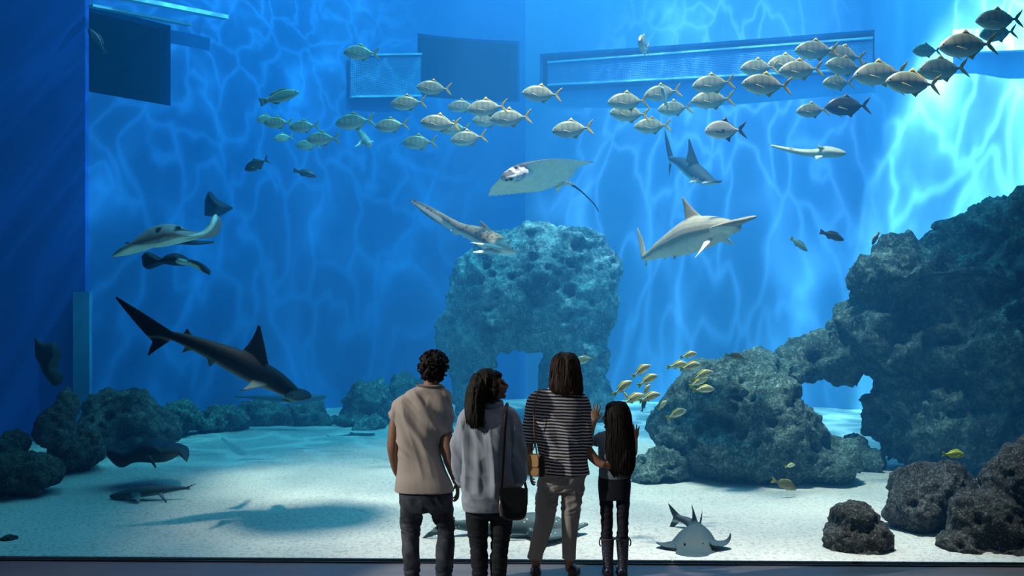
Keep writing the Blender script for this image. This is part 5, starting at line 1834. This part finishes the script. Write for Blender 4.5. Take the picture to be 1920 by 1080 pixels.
mb.tube([f.p(938, 938, -0.234), f.p(939, 950, -0.24), f.p(940, 968, -0.236)], [0.006, 0.014, 0.010], 12, (0, 1, 0), sub=12)
mb.build('tassel', plain('dark_bronze', (0.36, 0.26, 0.22), 0.3, 0.1, 40, Metallic=0.7), bag)

# ---- the woman in the striped top
f = Figure(7.66)
L = f.head(f.p(1060, 699, 0.02), 0.225, -10, 8, 0, 0.92)
f.limb(f.body, [(1050, 742, 0.0, 0.058), (1055, 728, 0.0, 0.048), (1058, 712, 0.01, 0.048)])
ROWS = [(727, 1052, 22, 0.062, 0.0), (735, 1049, 40, 0.078, 0.0), (748, 1047, 53, 0.098, 0.0), (770, 1046, 53, 0.115, 0.0), (805, 1049, 46, 0.122, 0.0), (840, 1053, 45, 0.122, 0.0),
        (868, 1057, 46, 0.130, -0.005), (889, 1060, 46, 0.132, -0.008)]
f.torso(f.body, ROWS, -0.032)
la = [(1003, 752, 0, 0.054), (995, 790, 0.0, 0.048), (991, 826, 0.0, 0.041), (990, 846, 0.0, 0.037), (993, 868, 0.04, 0.032), (996, 882, 0.08, 0.025)]
ra = [(1092, 756, 0, 0.054), (1097, 798, -0.01, 0.048), (1099, 836, -0.02, 0.042), (1106, 850, -0.015, 0.040), (1122, 867, -0.04, 0.034), (1134, 872, -0.06, 0.027)]
f.limb(f.body, la)
f.limb(f.body, ra)
f.hand(f.p(996, 884, 0.09), (0.0, 0.5, -0.8), (0.8, 0, 0), (0, 1, 0.2), 0.165, 0.5)
f.hand(f.p(1135, 872, -0.062), (1.0, 0.16, -0.10), (0, 1, 0), (0.1, 0.1, 1), 0.165, 0.16, 0.08)
ll = [(1032, 895, 0, 0.096), (1026, 940, 0.0, 0.086), (1019, 985, 0.0, 0.070), (1009, 1020, 0.0, 0.064), (1002, 1048, 0.0, 0.060)]
rl = [(1076, 895, 0, 0.094), (1071, 940, 0.0, 0.080), (1068, 985, 0.0, 0.067), (1067, 1020, 0.0, 0.060), (1067, 1048, 0.0, 0.056)]
f.limb(f.body, [(1032, 895, 0, 0.078), (1026, 940, 0, 0.066), (1019, 985, 0, 0.050), (1010, 1025, 0, 0.045), (1005, 1055, 0.005, 0.034), (1006, 1072, 0.01, 0.034)])
f.limb(f.body, [(1076, 895, 0, 0.078), (1071, 940, 0, 0.062), (1068, 985, 0, 0.048), (1067, 1025, 0, 0.043), (1067, 1055, 0.005, 0.034), (1069, 1070, 0.01, 0.034)])
f.torso(f.body, [(870, 1056, 42, 0.115, 0), (900, 1054, 42, 0.12, 0), (918, 1053, 38, 0.10, 0)], -0.016)
FL, FR = f.p(1007, 1076, 0.0), f.p(1071, 1076, 0.02)
for a, dx in ((FL, -0.01), (FR, 0.04)):
    f.body.tube([Vector((a.x, a.y - 0.03, 0.045)), Vector((a.x + dx * 0.4, a.y + 0.06, 0.04)), Vector((a.x + dx, a.y + 0.15, 0.028))], [0.030, 0.032, 0.02], 12, sub=10)
org = f.p(1045, 1076, 0)
w2 = f.finish('woman with brown shoulder-length hair in a navy and white striped top', (org.x, org.y, 0))
mb = MB()
f.torso(mb, ROWS)
f.limb(mb, [(1025, 741, 0, 0.054), (1004, 752, 0, 0.064), (996, 790, 0.0, 0.060), (992, 818, 0.0, 0.052), (991, 832, 0.0, 0.048)])
f.limb(mb, [(1072, 744, 0, 0.054), (1091, 756, 0, 0.064), (1096, 798, -0.01, 0.060), (1098, 825, -0.02, 0.056), (1099, 838, -0.02, 0.054)])
z1 = f.p(0, 760).z
f.wear('striped_top', mb, M_STRIPE, 0.0065, [(0.6, -0.7, 7, 1.6, 0.017, 0.80, z1), (0.15, -1, 7, 1.3, 0.014, 0.75, 1.25), (1, -0.5, 10, 3, 0.009, 0.85, 1.2)], 15)
mb = MB()
f.torso(mb, [(868, 1057, 43, 0.122, 0), (895, 1054, 45, 0.128, 0), (920, 1052, 42, 0.105, 0)], 0.0)
f.limb(mb, ll)
f.limb(mb, rl)
f.wear('trousers', mb, M_TROUS, 0.007, [(1, 0.35, 18, 4, 0.014, 0.45, 0.9), (0.1, -1, 14, 1.5, 0.010, 0.05, 0.75)], 18)
shoe(f, (FL.x - 0.005, FL.y - 0.065, 0), (FL.x - 0.01, FL.y + 0.185, 0), 0.045, 0.078, M_SHOE)
shoe(f, (FR.x, FR.y - 0.065, 0), (FR.x + 0.05, FR.y + 0.18, 0), 0.045, 0.078, M_SHOE)
long_hair(f, [(661, 1062, 6, 0.02, 0.0), (664, 1061, 15, 0.055, 0.0), (672, 1060, 22, 0.088, -0.005), (688, 1060, 26, 0.104, -0.01), (705, 1061, 28, 0.106, -0.02), (720, 1061, 30, 0.100, -0.03), (733, 1063, 29, 0.085, -0.04), (739, 1064, 26, 0.06, -0.045)],
          M_HAIR_B, 170, 5, 0.006, None, 4.0, 0.02)

# her tan crossbody bag
c = f.p(1003, 872, -0.135)
bag = empty('crossbody_bag', (c.x, c.y, c.z - 0.1))
tag(bag, 'small tan crossbody bag hanging at the striped-top woman\'s left hip', 'bag')
R = Matrix.Rotation(math.radians(-42), 3, 'Z')
W, H, D = 0.066, 0.082, 0.030
def bagbox(w, h, d, o=Vector((0, 0, 0)), r=0.75):
    m_ = MB()
    lps = []
    for t, g in ((-1.0, 0.88), (-0.85, 1.0), (0.85, 1.0), (1.0, 0.88)):
        lp_ = []
        for j in range(24):
            a = 2 * PI * j / 24
            x = math.copysign(abs(math.cos(a)) ** 0.4, math.cos(a)) * w * g
            z = math.copysign(abs(math.sin(a)) ** 0.4, math.sin(a)) * h * g
            lp_.append(c + R @ (Vector((x, t * d, z)) + o))
        lps.append(lp_)
    return m_.rings(lps)
bagbox(W, H, D).build('bag_body', M_TAN, bag)
bagbox(W * 1.03, H * 0.55, 0.005, Vector((0, -D - 0.004, H * 0.42))).build('flap', M_TAN, bag)
bagbox(0.006, H * 0.98, D * 0.98, Vector((W + 0.002, 0, 0))).build('gusset', M_SHOE, bag)
strap([f.p(1011, 729, 0.02), f.p(1010, 732, -0.085), f.p(1004, 755, -0.125), f.p(1001, 790, -0.140), f.p(1003, 825, -0.140), f.p(1007, 853, -0.135)], 0.006, 0.002, (0, 1, 0)).build('strap', M_TANS, bag)
strap([f.p(1011, 729, 0.02), f.p(1013, 733, 0.09), f.p(1012, 780, 0.145), f.p(1004, 830, 0.08), f.p(995, 850, -0.06), f.p(992, 856, -0.11)], 0.006, 0.002, (0, 1, 0)).build('strap', M_TANS, bag)
MB().ellipsoid(f.p(1007, 854, -0.137), (0.008, 0.005, 0.008)).build('clasp', M_METAL, bag)

# ---- the girl with both hands on the glass
f = Figure(7.70)
L = f.head(f.p(1153, 783, 0.0), 0.205, 56, 6, 0, 0.92)
f.limb(f.body, [(1150, 818, 0.0, 0.042), (1151, 806, 0.0, 0.034), (1153, 792, 0.0, 0.036)])
ROWS = [(808, 1150, 14, 0.045, 0.0), (813, 1150, 25, 0.058, 0.0), (824, 1150, 31, 0.072, 0.0), (845, 1151, 29, 0.080, 0.0), (870, 1152, 28, 0.080, 0.0), (897, 1152, 30, 0.088, 0.0)]
f.torso(f.body, ROWS, -0.014)
la = [(1123, 822, 0.01, 0.036), (1112, 829, 0.08, 0.031), (1106, 826, 0.14, 0.029), (1109, 806, 0.21, 0.026), (1115, 789, 0.268, 0.021)]
ra = [(1177, 824, 0.01, 0.036), (1185, 842, 0.08, 0.031), (1188, 850, 0.13, 0.029), (1190, 838, 0.21, 0.025), (1191, 824, 0.268, 0.020)]
f.limb(f.body, la)
f.limb(f.body, ra)
f.hand(f.p(1115, 788, 0.272), (0.05, 0.12, 1), (0, 1, 0), (1, 0, 0.2), 0.158, -0.02, 0.22)
f.hand(f.p(1191, 823, 0.272), (0.02, 0.12, 1), (0, 1, 0), (-1, 0, 0.2), 0.140, 0.10, 0.14)
ll = [(1137, 905, 0, 0.060), (1137, 940, 0.0, 0.054), (1138, 980, 0.0, 0.046), (1138, 1005, -0.005, 0.046), (1139, 1030, -0.005, 0.042)]
rl = [(1167, 905, 0, 0.060), (1168, 940, 0.0, 0.054), (1168, 980, 0.0, 0.045), (1167, 1005, -0.005, 0.045), (1167, 1030, -0.005, 0.042)]
f.limb(f.body, ll + [(1140, 1062, 0, 0.034), (1140, 1072, 0.005, 0.03)], -0.012)
f.limb(f.body, rl + [(1167, 1062, 0, 0.034), (1167, 1072, 0.005, 0.03)], -0.012)
f.torso(f.body, [(885, 1152, 28, 0.078, 0), (905, 1152, 30, 0.085, 0), (930, 1152, 29, 0.08, 0)], -0.012)
org = f.p(1152, 1076, 0)
girl = f.finish('girl with long dark hair in wellington boots, both hands on the glass', (org.x, org.y, 0), None, 0.004)
mb = MB()
f.torso(mb, ROWS)
f.limb(mb, [(1138, 816, 0, 0.036), (1124, 822, 0.01, 0.043), (1115, 828, 0.06, 0.041)])
f.limb(mb, [(1164, 816, 0, 0.036), (1177, 824, 0.01, 0.042), (1183, 837, 0.06, 0.040)])
f.wear('t_shirt', mb, M_GREY, 0.006, [(0.4, -0.9, 16, 3, 0.010, 0.75, 1.2)], 21)
mb = MB()
f.torso(mb, [(886, 1152, 29, 0.083, 0), (908, 1152, 31, 0.090, 0), (936, 1152, 29, 0.080, 0)], 0.0)
f.limb(mb, ll)
f.limb(mb, rl)
f.wear('jeans', mb, M_NAVY, 0.006, [(1, 0.1, 26, 6, 0.007, 0.15, 0.6)], 24)
# wellington boots with a small print
m_, t_ = new_mat('printed_rubber')
co_ = t_.n('ShaderNodeTexCoord').outputs['Object']
vo_ = t_.n('ShaderNodeTexVoronoi', {'Vector': co_, 'Scale': 55.0})
k_ = t_.ramp(vo_.outputs['Distance'], [(0.22, 1.0), (0.34, 0.0)])
t_.principled(t_.mix(k_.outputs[0], (0.035, 0.05, 0.085), (0.22, 0.20, 0.26)), 0.3)
M_BOOT = m_
for q in (ll, rl):
    cx = q[-1][0]
    mb = MB()
    a = f.p(cx, 1008, 0)
    b = f.p(cx + (2 if q is ll else 0), 1076, 0)
    mb.tube([a, f.p(cx + 0.3, 1030, 0), f.p(cx + 1, 1055, 0), Vector((b.x, b.y, 0.045))], [(0.052, 0.056), (0.047, 0.052), (0.040, 0.045), (0.040, 0.048)], 20, (0, 1, 0.02), sub=20)
    mb.tube([Vector((b.x, b.y - 0.045, 0.03)), Vector((b.x, b.y + 0.02, 0.042)), Vector((b.x, b.y + 0.10, 0.034)), Vector((b.x, b.y + 0.165, 0.026))],
            [(0.036, 0.028), (0.040, 0.042), (0.042, 0.034), (0.022, 0.018)], 16, sub=16)
    bt = f.wear('boot', mb, M_BOOT, 0.006, (), 0, 2)
    z0 = 0.001
    prof = [(-0.085, 0.022), (-0.06, 0.036), (0.02, 0.038), (0.10, 0.044), (0.15, 0.034), (0.188, 0.012)]
    lo = [Vector((b.x + w_, b.y + y_, 0)) for y_, w_ in prof] + [Vector((b.x - w_, b.y + y_, 0)) for y_, w_ in reversed(prof)]
    MB().rings([[Vector((v.x, v.y, z0)) for v in lo], [Vector((v.x, v.y, z0 + 0.016)) for v in lo]]).build('sole', M_SHOE, bt, False)
    rim = [a + Vector((0.054 * math.cos(t), 0.058 * math.sin(t), -0.006)) for t in [2 * PI * j / 24 for j in range(25)]]
    MB().tube(rim, [0.007] * 25, 8, (0, 0, 1)).build('boot_rim', plain('boot_rim_rubber', (0.09, 0.07, 0.08), 0.35), bt)
    s = -1 if q is ll else 1
    lp = [a + Vector((s * (0.052 + 0.012 * math.sin(t)), -0.01, -0.035 + 0.028 * math.cos(t))) for t in np.linspace(0, PI, 8)]
    MB().tube(lp, [0.005] * 8, 8, (0, 1, 0)).build('boot_handle', M_BOOT, bt)
long_hair(f, [(752, 1158, 5, 0.02, 0.0), (755, 1157, 13, 0.05, 0.0), (763, 1157, 19, 0.078, -0.004), (778, 1159, 22, 0.090, -0.012), (800, 1161, 23, 0.080, -0.035), (830, 1163, 25, 0.055, -0.068), (860, 1164, 25, 0.045, -0.085), (880, 1165, 22, 0.035, -0.09), (888, 1166, 14, 0.02, -0.09)],
          M_HAIR, 220, 9, 0.006, None, 5.0, 0.035)
